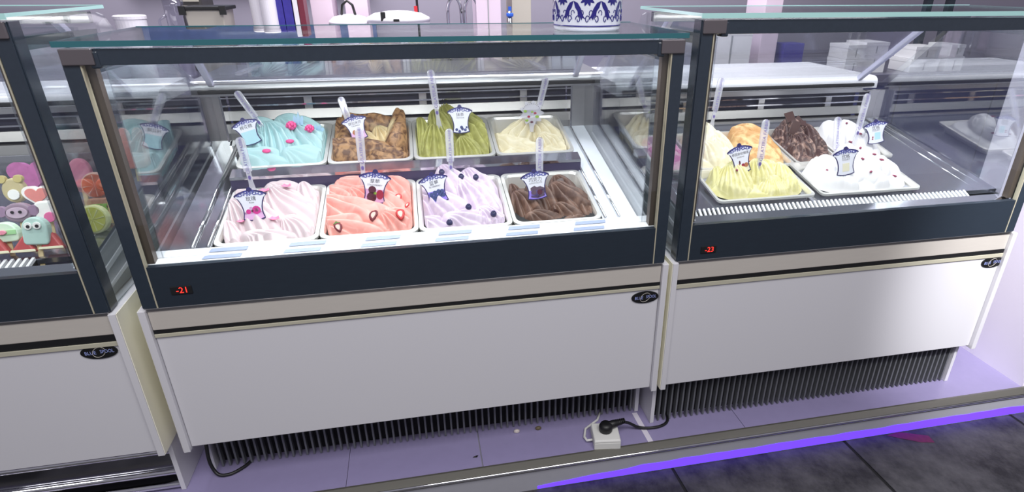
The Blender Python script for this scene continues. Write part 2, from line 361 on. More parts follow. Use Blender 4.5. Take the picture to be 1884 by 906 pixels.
        part(MB().prism_x([(.011,.800),(.044,.8135),(.044,.79),(.011,.79)], X0+.028, X1-.028), 'front_deck', MIRROR, T)
        a, c = X0+.062, X1-.15
        part(MB().prism_x([(.044,.806),(.070,.816),(.070,.80),(.044,.80)], a, c), 'grille_tray', BLACK, T)
        ns = int((c-a)/.0138); g0 = None
        for i in range(ns):
            x = a+(i+.5)*(c-a)/ns
            if g0 is None:
                g0 = MB().hexa([(x-.003,.044,.807),(x+.003,.044,.807),(x+.0065,.070,.817),(x+.0005,.070,.817),(x-.003,.044,.8145),(x+.003,.044,.8145),(x+.0065,.070,.8245),(x+.0005,.070,.8245)]).build('grille_bar', DECKW, T); xg = x
            elif x > -0.75:
                o = g0.copy(); C.objects.link(o); o.parent = T; o.location = (x-xg, 0, 0)
        part(MB().prism_x([(.0705, .820), (.64, pl(.64)-.02), (.64, pl(.64)-.03), (.0705, .808)], X0+.03, X1-.03), 'tray_deck', DECKD, T)
        for x in (X0+.06, X1-.10, X1-.06):
            part(MB().tube([(x, .072, pl(.07)-.006), (x, .63, pl(.63)-.016)], .003, 8), 'side_rail_rod', MIRROR, T, smooth=True)
    # temperature display
    d = part(MB().box(dx, dx+.046, -.0085, -.006, .735 if style == 'pans' else .722, .756 if style == 'pans' else .743), 'temperature_display', BLACK, T, bevel=.001)
    zc = .7455 if style == 'pans' else .7325
    text(digits, .021, (Vector((dx+.023, -.0087, zc)), Vector((1,0,0)), Vector((0,0,1)), Vector((0,-1,0))), 0.002, 0, .0002, 'red_digits', LEDR, d)
    # oval badge
    bd = part(MB().prism_f(disc(0, 0, .040, 32, .0185), (Vector((badge_x, 0, .5985)), Vector((1,0,0)), Vector((0,0,1)), Vector((0,-1,0))), 0, .003), 'badge', RUBBER, T)
    fb = (Vector((badge_x, -.003, .5985)), Vector((1,0,0)), Vector((0,0,1)), Vector((0,-1,0)))
    text('BLUE', .0135, fb, -.0185, -.001, .0006, 'badge_lettering', BADGE, bd, sx=.82); text('SPOOL', .0135, fb, .0175, .001, .0006, 'badge_lettering', BADGE, bd, sx=.72)
    part(MB().tube([Vector((badge_x+.011*math.cos(t)*1.25+.004*math.sin(t), -.0036, .5985+.0135*math.sin(t))) for t in np.linspace(.5, 2*PI-.1, 26)], .0006, 5), 'badge_ring', SATIN, bd)
    # kick
    part(MB().box(X0+.004, X1-.004, Yk+.035, Yk+.045, FZ+.001, .285), 'kick_back', BLACK, T)
    if kick == 'slats':
        s0 = None; ns = int((X1-X0-.03)/.0193)
        for i in range(ns):
            x = X0+.018+i*(X1-X0-.036)/(ns-1)
            if s0 is None:
                s0 = MB().box(x-.0027, x+.0027, Yk+.004, Yk+.022, FZ+.004, .285).build('grille_slat', SLATM, T); xg = x
            else:
                o = s0.copy(); C.objects.link(o); o.parent = T; o.location = (x-xg, 0, 0)
    else:
        part(MB().box(X0+.01, X1-.004, Yk+.012, Yk+.022, FZ+.06, .235), 'kick_sheet', mat('kick_mirror', (.32,.32,.36,1), .12, 1), T)
        for z in (.240, .165, .118):
            part(MB().tube([(X0+.01, Yk+.008, z), (X1-.004, Yk+.008, z)], .010, 10), 'kick_rail', MIRROR, T, smooth=True)
    # light strip under the top rail
    part(MB().box(X0+.08, X1-.08, .014, .026, zt-.022, zt-.012), 'light_tube', LEDW, T)
    l = area('case_light', (xm, .034, zt-.028), (xm, .36, .84), X1-X0-.16, .016, LEDP_W[style]*(X1-X0), (1, 1, 1.0))
    return T
LEDR = mat('red_led', srgb(255, 40, 30), 0.5, emit=(1, .03, .02, 1), estr=2.2)
LEDW = mat('white_led', (1, 1, 1, 1), 0.5, emit=(1, 1, 1, 1), estr=2)
BADGE = mat('badge_blue', srgb(160, 172, 232), 0.4)
LEDP_W = {'pans': 2.2, 'grille': 2.4}
case(0.0, 1.30, 1.280, 1.122, .106, 'pans', 'low white display case with two rows of ice cream pans and a vented white deck', .632, .6224, '-21', .070, 1.2545, 'slats', (.42, .57), .96)
case(1.338, 2.457, 1.322, 1.062, .040, 'grille', 'taller display case with mounded trays behind a striped grille, slatted vent at its foot', .629, .616, '-23', 1.405, 2.423, 'slats', (.37, .69), 1.15)
case(-1.22, -0.070, 1.330, 1.085, .040, 'grille', 'display case full of moulded ice lollies, cut off by the photo edge', .624, .612, '-20', -1.10, -.124, 'rails', (.38, .69), .96)

# ------------------------------------------------------------------ pans and ice cream
def rrect(x0, x1, y0, y1, r, n=5):
    pts = []
    for cx, cy, a0 in ((x1-r, y1-r, 0), (x0+r, y1-r, PI/2), (x0+r, y0+r, PI), (x1-r, y0+r, 1.5*PI)):
        for k in range(n+1): pts.append((cx+r*math.cos(a0+k*PI/2/n), cy+r*math.sin(a0+k*PI/2/n)))
    return pts
def pan(x0, x1, y0, y1, plane, label, group, depth=.085, r=.022, cat='pan', rim=.009, name='ice_cream_pan'):
    rings = [(rrect(x0, x1, y0, y1, r), -.006), (rrect(x0, x1, y0, y1, r), 0), (rrect(x0+rim, x1-rim, y0+rim, y1-rim, r), .0005),
             (rrect(x0+rim+.003, x1-rim-.003, y0+rim+.003, y1-rim-.003, r), -.006), (rrect(x0+rim+.012, x1-rim-.012, y0+rim+.012, y1-rim-.012, r*1.2), -depth)]
    b = MB(); n = len(rings[0][0]); vs = [(x, y, plane(y)+h) for ring, h in rings for x, y in ring]
    fs = [(i*n+k, i*n+(k+1) % n, (i+1)*n+(k+1) % n, (i+1)*n+k) for i in range(len(rings)-1) for k in range(n)]+[tuple(range((len(rings)-1)*n, len(rings)*n))]
    b.add(vs, fs)
    o = b.build(name, PANM, None, smooth=False, loc=((x0+x1)/2, (y0+y1)/2, plane((y0+y1)/2)-depth))
    meta(o, label, cat, group)
    return o
def lobes_height(x, y, lobes, base, dome, hx, hy):
    """overlapping fan-ridged spatula strokes; lobe = (apex x, apex y, direction deg, length, half width, height, ridges, amp)"""
    u = x/hx; v = y/hy
    z = base+dome*np.clip(1-(u*u+v*v)*.7, 0, 1); z2 = np.full_like(z, -1.0)
    for lb in lobes:
        (ax, ay, deg, L, w, h, k, amp), bend = lb[:8], (lb[8] if len(lb) > 8 else .5)
        ca, sa = math.cos(math.radians(deg)), math.sin(math.radians(deg))
        s = ((x-ax)*ca+(y-ay)*sa)/L; t = (-(x-ax)*sa+(y-ay)*ca)/w
        t = t+bend*.35*s*s
        ww = .50+.58*np.clip(s+.3, 0, 1)**.7
        sp = np.where(s > 0, s, s/.45)
        core = np.clip(1-sp*sp-(t/ww)**2, 0, 1)
        th = np.arctan2(t*w, (s+.30)*L)
        ridge = np.abs(np.sin(th*k*.5+bend*2.2*s))
        q = base+dome*.3+h*.86*core**.46-amp*1.9*(1-ridge)**.9*np.clip((s+.25)*4, 0, 1)*np.clip(core*8, 0, 1)
        q = np.where(core > 0, q, -1)
        z2 = np.maximum(z2, np.minimum(z, q)); z = np.maximum(z, q)
    return z-.006*np.exp(-np.clip(z-z2, 0, 1)/.0035)
SURF = {}
def mound(name, label, group, x0, x1, y0, y1, plane, lobes, base, dome, m, N=170, edge='pan', rnd=0.004, key=None, seed=0, hs=1.0):
    cx, cy, hx, hy = (x0+x1)/2, (y0+y1)/2, (x1-x0)/2, (y1-y0)/2
    u, v = np.meshgrid(np.linspace(-1, 1, N), np.linspace(-1, 1, N))
    e = 7 if edge == 'pan' else 2.6
    mx = np.maximum(np.abs(u), np.abs(v)); k = np.where(mx > 0, mx/np.maximum((np.abs(u)**e+np.abs(v)**e)**(1/e), 1e-9), 1)
    X = u*k*hx; Y = v*k*hy
    z = lobes_height(X, Y, lobes, base, dome, hx, hy)
    rs = np.random.RandomState(seed+11)
    for _ in range(26):
        a, bb, p = rs.uniform(-120, 120), rs.uniform(-120, 120), rs.uniform(0, 6.28); z = z+rnd*.12*np.sin(a*X+bb*Y+p)
    if edge == 'pan':
        z = np.where(mx > .985, np.minimum(z, -.01)-.03, z)
    else:
        z = z*hs*(1-.66*mx**2.6); z = z-np.clip(mx-.86, 0, 1)/.14*(z+.012)*np.clip(mx-.86, 0, 1)/.14
    Z = plane(cy+Y)+z
    b = MB(); V = np.stack([cx+X, cy+Y, Z], -1).reshape(-1, 3)
    idx = np.arange(N*N).reshape(N, N)
    F = np.stack([idx[:-1, :-1], idx[:-1, 1:], idx[1:, 1:], idx[1:, :-1]], -1).reshape(-1, 4)
    b.v = [tuple(p) for p in V.tolist()]; b.f = [tuple(q) for q in F.tolist()]
    o = b.build(name, m, None, smooth=True, loc=(cx, cy, plane(cy)-.06))
    meta(o, label, 'ice cream', group)
    SURF[key or label] = (V[:, 0], V[:, 1], V[:, 2])
    return o
def top_at(key, x, y):
    a, b_, c_ = SURF[key]; d = (a-x)**2+(b_-y)**2; return float(c_[np.argpartition(d, 6)[:6]].max())
def gel(name, col, col2=None, scale=26, rough=.5, sss=.0, thr=(.45, .6), noise=.06):
    if not col2: return mat(name, col, rough, noise=noise, scale=40, sss=sss)
    m = mat(name, col, rough, sss=sss); nt = m.node_tree; b = nt.nodes['Principled BSDF']
    tc = nt.nodes.new('ShaderNodeTexCoord'); n = nt.nodes.new('ShaderNodeTexNoise'); n.inputs['Scale'].default_value = scale; n.inputs['Detail'].default_value = 3; n.inputs['Distortion'].default_value = 1.2
    r = nt.nodes.new('ShaderNodeValToRGB'); r.color_ramp.elements[0].position = thr[0]; r.color_ramp.elements[1].position = thr[1]
    r.color_ramp.elements[0].color = col; r.color_ramp.elements[1].color = col2
    nt.links.new(tc.outputs['Object'], n.inputs['Vector']); nt.links.new(n.outputs['Fac'], r.inputs[0]); nt.links.new(r.outputs[0], b.inputs['Base Color'])
    return m
PF = lambda y: .822+.22*(y-.06)
PB = lambda y: .926+.25*(y-.373)
PITCH = .2459
px = [.157+i*PITCH for i in range(5)]
def crust(name, inner, outer, dark, r0, r1):
    m = gel(name, dark, outer, 38, thr=(.40, .60)); nt = m.node_tree; b = nt.nodes['Principled BSDF']; ramp = b.inputs['Base Color'].links[0].from_node
    tc = nt.nodes.new('ShaderNodeTexCoord'); mp = nt.nodes.new('ShaderNodeMapping'); mp.inputs['Scale'].default_value = (1, 1.15, 0); mp.inputs['Location'].default_value = (-.012, -.034, 0)
    ln = nt.nodes.new('ShaderNodeVectorMath'); ln.operation = 'LENGTH'; n = nt.nodes.new('ShaderNodeTexNoise'); n.inputs['Scale'].default_value = 22
    ad = nt.nodes.new('ShaderNodeMath'); ad.operation = 'MULTIPLY_ADD'; ad.inputs[1].default_value = .05; r = nt.nodes.new('ShaderNodeMapRange'); r.inputs['From Min'].default_value = r0; r.inputs['From Max'].default_value = r1
    mx = nt.nodes.new('ShaderNodeMix'); mx.data_type = 'RGBA'; mx.inputs['A'].default_value = inner
    L = nt.links.new
    L(tc.outputs['Object'], mp.inputs[0]); L(mp.outputs[0], ln.inputs[0]); L(tc.outputs['Object'], n.inputs['Vector']); L(n.outputs['Fac'], ad.inputs[0]); L(ln.outputs['Value'], ad.inputs[2])
    L(ad.outputs[0], r.inputs['Value']); L(r.outputs[0], mx.inputs['Factor']); L(ramp.outputs[0], mx.inputs['B']); L(mx.outputs['Result'], b.inputs['Base Color'])
    return m
GF, GB = 'steel pans in the front row of the low case', 'steel pans in the back row of the low case'
IC = 'ice creams in the low case'
FRONT = [
 ('rose', 'steel pan holding pale pink rose ice cream', 'pale pink ice cream with petals in broad ridged swirls, front row', gel('rose_cream', srgb(214, 196, 200)),
  [(-.075,.005,-38,.165,.070,.074,34,.0080,.9),(.005,.05,-48,.155,.075,.074,32,.0080,-1.0),(-.09,.075,-30,.12,.055,.056,26,.006,.6),(.0,.11,-12,.12,.045,.056,26,.006,.5),(-.02,-.10,-8,.12,.036,.048,30,.006,.3),(.05,-.06,-30,.08,.05,.056,26,.006,.4),(-.10,-.06,-70,.08,.04,.05,22,.006,.3),(.07,.08,-75,.13,.04,.066,22,.006,-.6)], -.026, .010),
 ('strawberry', 'steel pan holding coral strawberry ice cream', 'coral pink ice cream with strawberry pieces, front row', gel('strawberry_cream', srgb(226, 150, 140), srgb(234, 168, 158), 22),
  [(-.09,-.02,-14,.20,.060,.076,22,.0095,.9),(-.02,.035,-22,.14,.055,.070,24,.008,.8),(-.10,.055,-10,.14,.048,.060,22,.007,.5),(-.06,.105,-6,.16,.042,.056,24,.006,.5),(.05,.09,-30,.09,.05,.06,20,.007,.5),(-.10,-.085,4,.16,.042,.056,24,.007,.4),(.05,-.07,-12,.08,.045,.056,22,.007,.4),(-.09,.0,-80,.08,.04,.055,18,.006,.3)], -.022, .014),
 ('blueberry', 'steel pan holding lilac blueberry ice cream', 'lilac ice cream dotted with whole blueberries, front row', gel('blueberry_cream', srgb(200, 182, 202), srgb(214, 198, 212), 30),
  [(-.035,.085,-58,.13,.055,.100,24,.0075,-.8),(-.095,-.005,-28,.165,.062,.082,30,.009,.8),(.015,.025,-42,.13,.062,.086,28,.0085,.8),(.035,.10,-48,.11,.048,.076,24,.007,.6),(-.02,-.085,0,.13,.042,.058,28,.006,.3),(-.10,.06,-75,.09,.04,.064,22,.006,.4),(.05,-.07,-40,.08,.05,.056,26,.006,.3),(-.10,-.085,-10,.09,.04,.048,22,.006,.3)], -.030, .008),
 ('chocolate', 'steel pan half full of dark chocolate ice cream', 'dark brown chocolate ice cream in chunky ridges, front row', gel('choc_cream', srgb(84, 58, 48), srgb(122, 92, 78), 24, thr=(.42, .68)),
  [(-.085,-.01,-50,.11,.055,.076,20,.0105,.8),(.035,.005,-45,.12,.055,.088,20,.0105,-.7),(-.03,.03,-60,.11,.048,.082,18,.010,.6),(.045,.065,-60,.09,.048,.074,16,.009,.5),(-.10,.035,-80,.07,.04,.07,16,.008,.4),(-.05,-.085,-10,.09,.038,.058,16,.008,.3),(.02,-.06,-30,.08,.04,.06,16,.009,.4),(.085,-.03,-80,.08,.036,.058,16,.008,-.3),(.04,-.1,0,.08,.03,.045,16,.007,.2)], -.040, -.002),
]
BACK = [
 ('mint', 'steel pan holding pale aqua ice cream', 'pale aqua ice cream with pink candies, back row', gel('aqua_cream', srgb(174, 208, 210)),
  [(-.04,.03,-52,.15,.070,.076,34,.008,.9),(.035,.03,-55,.13,.062,.074,30,.0075,-.9),(-.10,.03,-30,.12,.05,.062,26,.007,.7),(.0,.095,-20,.13,.045,.070,26,.007,.6),(-.09,.09,-20,.10,.05,.058,24,.006,.6),(-.10,-.085,0,.14,.04,.054,30,.007,.4),(.03,-.085,8,.10,.038,.054,26,.006,.3)], -.016, .016),
 ('caramel', 'steel pan holding tan ice cream with brown crust', 'tan coffee ice cream with a folded brown crust, back row', crust('tan_cream', srgb(222, 200, 156), srgb(172, 130, 88), srgb(96, 62, 40), .072, .090),
  [(-.10,-.065,0,.21,.055,.078,9,.007,.6),(.088,.09,-98,.19,.045,.092,8,.007,.6),(-.095,.075,-80,.15,.045,.072,9,.007,.6),(-.06,.115,-4,.17,.036,.080,10,.006,.4),(-.04,.03,-40,.09,.05,.050,26,.007,.6),(.03,.05,-60,.09,.05,.052,26,.007,-.5),(.02,-.095,0,.10,.035,.055,9,.006,.3)], -.026, .0),
 ('pistachio', 'steel pan holding green matcha ice cream', 'olive green ice cream in shell shaped scoops, back row', gel('green_cream', srgb(150, 148, 78), srgb(166, 164, 92), 30),
  [(-.05,.0,-88,.115,.060,.075,28,.009,.0),(-.04,.075,-70,.10,.052,.088,24,.008,.0),(.045,.045,-50,.15,.060,.074,26,.0095,.6),(.03,-.06,-60,.07,.050,.055,26,.007,.0),(-.095,.05,-95,.11,.040,.068,22,.007,.0),(.055,.10,-55,.10,.045,.064,22,.008,.4),(-.01,.11,-60,.09,.045,.09,20,.007,.3)], -.024, .012),
 ('vanilla', 'steel pan holding cream white ice cream', 'cream white ice cream in ribbed folds, back row', gel('vanilla_cream', srgb(214, 202, 168), srgb(222, 212, 184), 30),
  [(.0,.045,-140,.13,.060,.084,28,.009,.5),(-.10,-.03,-18,.17,.055,.068,28,.0085,.7),(.03,.05,-42,.12,.055,.082,24,.0095,.6),(.05,-.03,-40,.09,.05,.066,24,.008,.5),(-.06,-.09,0,.13,.036,.05,26,.007,.3),(.05,-.09,-5,.09,.036,.05,22,.006,.3)], -.044, .004),
]
for i, (k, pl_, lab, m_, lo, ba, dm) in enumerate(FRONT):
    pan(px[i]+.0008, px[i+1]-.0008, .060, .329, PF, pl_+', front row', GF)
    mound('ice_cream', lab, IC, px[i]+.0135, px[i+1]-.0135, .073, .316, PF, [(a, b_*1.05, *r_) for a, b_, *r_ in lo], ba, dm, m_, key=k, seed=i)
for i, (k, pl_, lab, m_, lo, ba, dm) in enumerate(BACK):
    pan(px[i]+.0008, px[i+1]-.0008, .374, .632, PB, pl_+', back row', GB)
    mound('ice_cream', lab, IC, px[i]+.0135, px[i+1]-.0135, .387, .619, PB, lo, ba, dm, m_, key=k, seed=20+i)

# right case: loose trays with tall mounds
PR = lambda y: .838+.22*(y-.08)
GR = 'steel trays in the tall right case'; IR = 'mounds in the tall right case'
for nm, x0, x1, y0, y1, lab in (('y', 1.487, 1.800, .080, .262, 'wide steel tray under the pale yellow mound, front row'), ('w', 1.818, 2.160, .080, .275, 'wide steel tray under the white mound with red flecks'),
      ('p', 1.375, 1.500, .264, .512, 'narrow steel tray with the magenta ice cream by the left wall'), ('v', 1.510, 1.672, .264, .512, 'narrow steel tray behind the pale yellow tray, under ivory ribbons'),
      ('o', 1.680, 1.840, .264, .512, 'narrow steel tray under the orange caramel mound'), ('c', 1.848, 2.010, .264, .512, 'narrow steel tray under the dark chocolate mound'),
      ('b', 2.020, 2.215, .280, .512, 'steel tray under the rear white mound by the right end')):
    pan(x0, x1, y0, y1, PR, lab, GR, depth=.035, r=.016, name='ice_cream_tray', rim=.007)
def shells(seed, n, sx, sy, L, w, h, k, amp, front=-90, spread=60):
    r = random.Random(seed); out = []
    for i in range(n):
        out.append((r.uniform(-sx, sx), r.uniform(-sy*.6, sy), front+r.uniform(-spread, spread), L*r.uniform(.8, 1.2), w*r.uniform(.8, 1.15), h*r.uniform(.75, 1.15), k, amp))
    return out
mound('ice_cream', 'pale yellow ice cream in fat shell scoops on the wide front tray', IR, 1.496, 1.792, .090, .252, PR,
      [(-.075,.01,-92,.085,.062,0.067,34,.0085,.0),(.012,.02,-88,.075,.048,0.068,30,.0085,.0),(.088,.005,-90,.080,.046,0.063,30,.0085,.0),(-.115,.05,-120,.07,.045,0.065,26,.007,.2),(.055,.06,-70,.075,.05,0.061,26,.007,.2),(.035,-.035,-90,.045,.060,0.037,34,.006,.0),(-.04,.065,-80,.07,.045,0.065,26,.007,.2),(.11,.055,-60,.06,.04,0.054,26,.006,.2)],
      .004, .014, gel('yellow_cream', srgb(206, 198, 138), srgb(220, 212, 164), 24), edge='heap', key='yellow', seed=40)
mound('ice_cream', 'white yoghurt ice cream with red flecks on the front tray', IR, 1.826, 2.152, .086, .268, PR,
      shells(21, 16, .14, .08, .07, .045, .062, 9, .004, spread=70)+[(.02,.05,-70,.11,.06,.085,9,.004),(.0,.075,-100,.09,.05,.10,9,.004)],
      .004, .022, gel('white_cream', srgb(226, 224, 226)), edge='heap', key='white', seed=41)
mound('ice_cream', 'ivory ice cream in tall ribbons beside the left wall of the right case', IR, 1.512, 1.670, .272, .505, PR,
      shells(3, 14, .06, .10, .075, .040, .085, 18, .008, spread=60)+[(0, .05, -85, .10, .055, .12, 22, .008)], .004, .030, gel('ivory_cream', srgb(222, 212, 180), srgb(232, 224, 200), 30), edge='heap', hs=.66, key='ivory', seed=42)
mound('ice_cream', 'orange caramel ice cream with a ribbed wafer like fold', IR, 1.684, 1.836, .272, .505, PR,
      [(-.05,.03,-35,.16,.05,.085,24,.007),(-.05,-.04,-25,.13,.045,.055,16,.008),(.0,.08,-45,.12,.05,.095,24,.007),(-.05,.08,-60,.1,.05,.095,16,.007),(.03,-.07,-40,.08,.04,.04,14,.007)], .002, .020, gel('caramel_cream', srgb(196, 148, 92), srgb(224, 190, 138), 22), edge='heap', hs=.66, key='caramel2', seed=43)
mound('ice_cream', 'dark chocolate ice cream mound stuck with chocolate plates', IR, 1.852, 2.006, .272, .505, PR,
      shells(8, 34, .066, .10, .045, .026, .078, 16, .011, spread=75)+[(-.02, .06, -80, .09, .05, .125, 20, .011), (.03, .02, -70, .08, .045, .105, 20, .011)], .002, .028, gel('dark_choc', srgb(70, 44, 42), srgb(156, 126, 114), 44, thr=(.5, .66)), edge='heap', hs=.66, key='darkchoc', seed=44)
mound('ice_cream', 'tall white ice cream mound with dark red streaks, rear right tray', IR, 2.026, 2.210, .288, .505, PR,
      shells(12, 8, .055, .08, .09, .05, .085, 9, .004)+[(0, .02, -80, .11, .06, .10, 9, .004)], .002, .028, gel('white_cream_b', srgb(226, 224, 226)), edge='heap', hs=.66, key='white2', seed=45)
mound('ice_cream', 'magenta and pink ice cream in the tray nearest the left glass', IR, 1.380, 1.496, .272, .505, PR,
      shells(14, 6, .03, .07, .10, .05, .045, 14, .005), .004, .02, gel('magenta_cream', srgb(206, 84, 160), srgb(244, 190, 210), 26), edge='heap', hs=.66, key='magenta', seed=46)

# ------------------------------------------------------------------ flavour tags
TAG_OUT = [(-.34,.02),(-.20,-.015),(0,-.028),(.20,-.015),(.34,.02),(.325,.10),(.30,.20),(.295,.30),(.31,.42),(.35,.56),(.41,.68),(.50,.775),(.47,.815),(.36,.87),(.22,.915),(.085,.94),(.075,.985),(.04,1.015),(0,1.025),(-.04,1.015),(-.075,.985),(-.085,.94),(-.22,.915),(-.36,.87),(-.47,.815),(-.50,.775),(-.41,.68),(-.35,.56),(-.31,.42),(-.295,.30),(-.30,.20),(-.325,.10)]
def col(r, g, b_, nm): return mat(nm, srgb(r, g, b_), .45)
PIC = {'pinkwash': col(226, 178, 220, 'pink_wash'), 'magenta': col(206, 50, 140, 'print_magenta'), 'berry': col(150, 30, 60, 'print_red'), 'dark': col(80, 28, 48, 'print_wine'), 'blue': col(66, 78, 128, 'print_blue'), 'lilac': col(150, 128, 226, 'print_lilac'),
       'brown': col(92, 74, 92, 'print_brown'), 'aqua': col(176, 214, 224, 'print_aqua'), 'tan': col(176, 112, 76, 'print_tan'), 'green': col(136, 168, 60, 'print_green'), 'sand': col(226, 220, 196, 'print_sand'), 'mauve': col(206, 160, 200, 'print_mauve')}
def tag(label, p0, p1, w, cn, en, pic, plain=False):
    p0 = Vector(p0); p1 = Vector(p1); fr = frame(p0, p1); o, R, U, N = fr; h = (p1-p0).length/1.025
    T = thing('flavour_tag', label, 'tag', p0, 'flavour tags')
    sc = lambda pts: [(a*w, b_*h) for a, b_ in pts]
    if plain:
        flower = [(.5*math.cos(t)*(.86+.14*math.cos(9*t)), .56+.47*math.sin(t)*(.86+.14*math.cos(9*t))) for t in np.linspace(0, 2*PI, 72, endpoint=False)]
        part(MB().prism_f(sc(flower), fr, 0, .0015), 'card', ACRYL, T)
        part(MB().prism_f(sc([(-.12,.2),(.12,.2),(.06,-.15),(-.06,-.15)]), fr, 0, .0015), 'stake', ACRYL, T)
        for k in range(11):
            t = .5+k*.22; part(MB().prism_f(sc(disc(.36*math.cos(t), .60+.30*math.sin(t), .016)), fr, .0015, .0019), 'printed_dot', TXT, T)
        for a, b_, r_, c_ in ((-.12,.42,.06,'berry'),(.14,.55,.06,'berry'),(.0,.22,.06,'dark'),(-.26,.62,.07,'green'),(.22,.42,.08,'green'),(-.2,.28,.07,'green'),(.02,.60,.05,'green')):
            part(MB().prism_f(sc(disc(a, b_, r_, 10, r_*.7)), fr, .0015, .0020), 'printed_fruit', PIC[c_], T)
        return T
    part(MB().prism_f(sc(TAG_OUT), fr, 0, .0016), 'card', CARD, T)
    # dark outline ring
    big = sc(TAG_OUT); cx, cy = 0, .45*h
    n = len(big); inn = [(a-.032*w*(a/(abs(a)+1e-4*w) if abs(a) > .1*w else a/(.1*w)), b_+(.03*h if b_ < .1*h else (-.042*h if b_ > .7*h else 0))) for a, b_ in big]
    P = lambda a, b_, t: o+R*a+U*b_+N*t
    part(MB().add([P(a, b_, .0021) for a, b_ in big]+[P(a, b_, .0021) for a, b_ in inn]+[P(a, b_, .0) for a, b_ in big], [(i, (i+1) % n, n+(i+1) % n, n+i) for i in range(n)]+[(i, 2*n+i, 2*n+(i+1) % n, (i+1) % n) for i in range(n)]), 'outline', INK, T)
    part(MB().prism_f(sc(disc(0, .955, .075, 14)), fr, .0016, .0026), 'finial', INK, T)
    # blue scroll ornament under the arch
    orn = MB()
    for a, b_, r_ in ((-.30,.80,.05),(-.21,.84,.045),(-.13,.80,.05),(-.12,.88,.04),(-.04,.85,.035),(.0,.80,.03),(.05,.87,.035),(.13,.82,.05),(.12,.89,.035),(.22,.83,.045),(.30,.80,.05),(.36,.79,.03),(-.37,.79,.03)):
        orn.tube([P(w*(a+r_*math.cos(t)), h*(b_+r_*.8*math.sin(t)), .0020) for t in np.linspace(a*9, a*9+4.8, 9)], w*.014, 5)
    part(orn, 'scroll_ornament', INKB, T)
    text(cn, .135*w*(1.15 if len(cn) < 4 else .95 if len(cn) < 6 else .82), fr, .0*w, .655*h, .0019, 'lettering', TXT, T)
    if en: text(en, .075*w, fr, 0, .545*h, .0019, 'lettering', TXT, T)
    fill = lambda c_, pts: part(MB().prism_f(sc(pts), fr, .0016, .0019), 'printed_ground', PIC[c_], T)
    blob = lambda c_, a, b_, r_, ry=None: part(MB().prism_f(sc(disc(a, b_, r_, 12, ry)), fr, .0016, .0024), 'printed_fruit', PIC[c_], T)
    low = lambda y: [(-.30,.03),(-.18,.005),(0,-.005),(.18,.005),(.30,.03),(.28,.14),(.265,.26),(.275,y),(-.275,y),(-.265,.26),(-.28,.14)]
    if pic == 'rose':
        fill('pinkwash', low(.20)); blob('magenta', .10,.30,.13); blob('mauve', .10,.31,.07); blob('magenta', -.14,.27,.075); blob('dark', -.02,.28,.04); blob('mauve', -.05,.37,.05)
    if pic == 'straw':
        fill('mauve', low(.42)); blob('dark', -.08,.18,.15,.16); blob('berry', .17,.27,.115,.15); blob('dark', -.07,.40,.12); blob('green', .02,.30,.05); blob('berry', -.02,.16,.07)
    if pic == 'blueb':
        fill('lilac', low(.40))
        for a, b_ in ((-.18,.30),(-.05,.34),(.08,.36),(.19,.34),(-.17,.19),(-.04,.22),(.09,.24),(.20,.22),(-.06,.12),(.07,.13)): blob('blue', a, b_, .075)
    if pic == 'choc':
        fill('lilac', low(.30)); fill('brown', [(-.22,.08),(.0,.02),(.26,.07),(.28,.34),(.14,.42),(.02,.40),(-.06,.46),(-.20,.40)]); blob('dark', .10,.22,.09); blob('brown', -.10,.24,.09)
    if pic == 'aqua': fill('aqua', low(.50))
    if pic == 'tira': fill('pinkwash', low(.30)); blob('tan', -.1,.3,.10); blob('brown', .05,.36,.05)
    if pic == 'matcha':
        for a in (-.18,-.07,.05,.16): blob('blue', a,.10+.05*math.sin(a*20),.055); blob('lilac', a,.10,.02)
        blob('blue', .02,.20,.06); blob('blue', .22,.19,.04)
    if pic == 'figs': fill('sand', low(.24)); blob('tan', -.10,.22,.09); blob('berry', .06,.24,.07); blob('tan', .18,.24,.08); blob('dark', -.06,.36,.03,.07)
    if pic == 'yog': fill('sand', [(-.12,.12),(.14,.12),(.14,.42),(-.12,.42)])
    if pic == 'yog2': fill('aqua', [(-.05,.15),(.18,.15),(.18,.46),(-.05,.46)]); blob('berry', -.14,.20,.03); blob('berry', -.13,.28,.03)
    return T
tag('tag with a pink rose picture and the word Rose, in the pale pink ice cream', (.248,.133,.858), (.244,.150,.938), .078, '玫瑰', 'Rose', 'rose')
tag('tag with a strawberry picture, in the coral ice cream', (.537,.174,.868), (.550,.190,.955), .083, '草莓', 'STRAWBERRY', 'straw')
tag('tag with a heap of blueberries pictured, in the lilac ice cream', (.707,.156,.864), (.692,.172,.944), .080, '蓝莓', 'BLUEBERRY', 'blueb')
tag('tag with chocolate blocks pictured, in the dark brown front ice cream', (.975,.143,.861), (.967,.159,.941), .081, '巧克力', 'CHOCOLATE', 'choc')
tag('tag with a plain aqua lower half, in the pale aqua ice cream', (.195,.473,.971), (.174,.489,1.043), .077, '棉花糖', '', 'aqua')
tag('tag half hidden behind the strawberry spade, in the tan ice cream', (.495,.471,.971), (.479,.487,1.043), .076, '提拉米苏', 'TIRAMISU', 'tira')
tag('tag with blue porcelain scrolls at its foot, in the green ice cream', (.800,.485,.974), (.799,.501,1.057), .078, '抹茶', 'MATCHA', 'matcha')
tag('clear flower shaped tag printed with cherries, in the cream white ice cream', (1.027,.505,.975), (1.030,.521,1.059), .080, '', '', '', plain=True)
tag('tag with a brown dried fruit picture, in the right case yellow tray', (1.597,.165,.893), (1.581,.181,.977), .082, '泰国金枕榴莲', 'DURIAN', 'figs')
tag('nearly blank white tag in the front white mound of the right case', (1.910,.117,.882), (1.902,.133,.964), .087, '优格', 'YOGURT', 'yog')
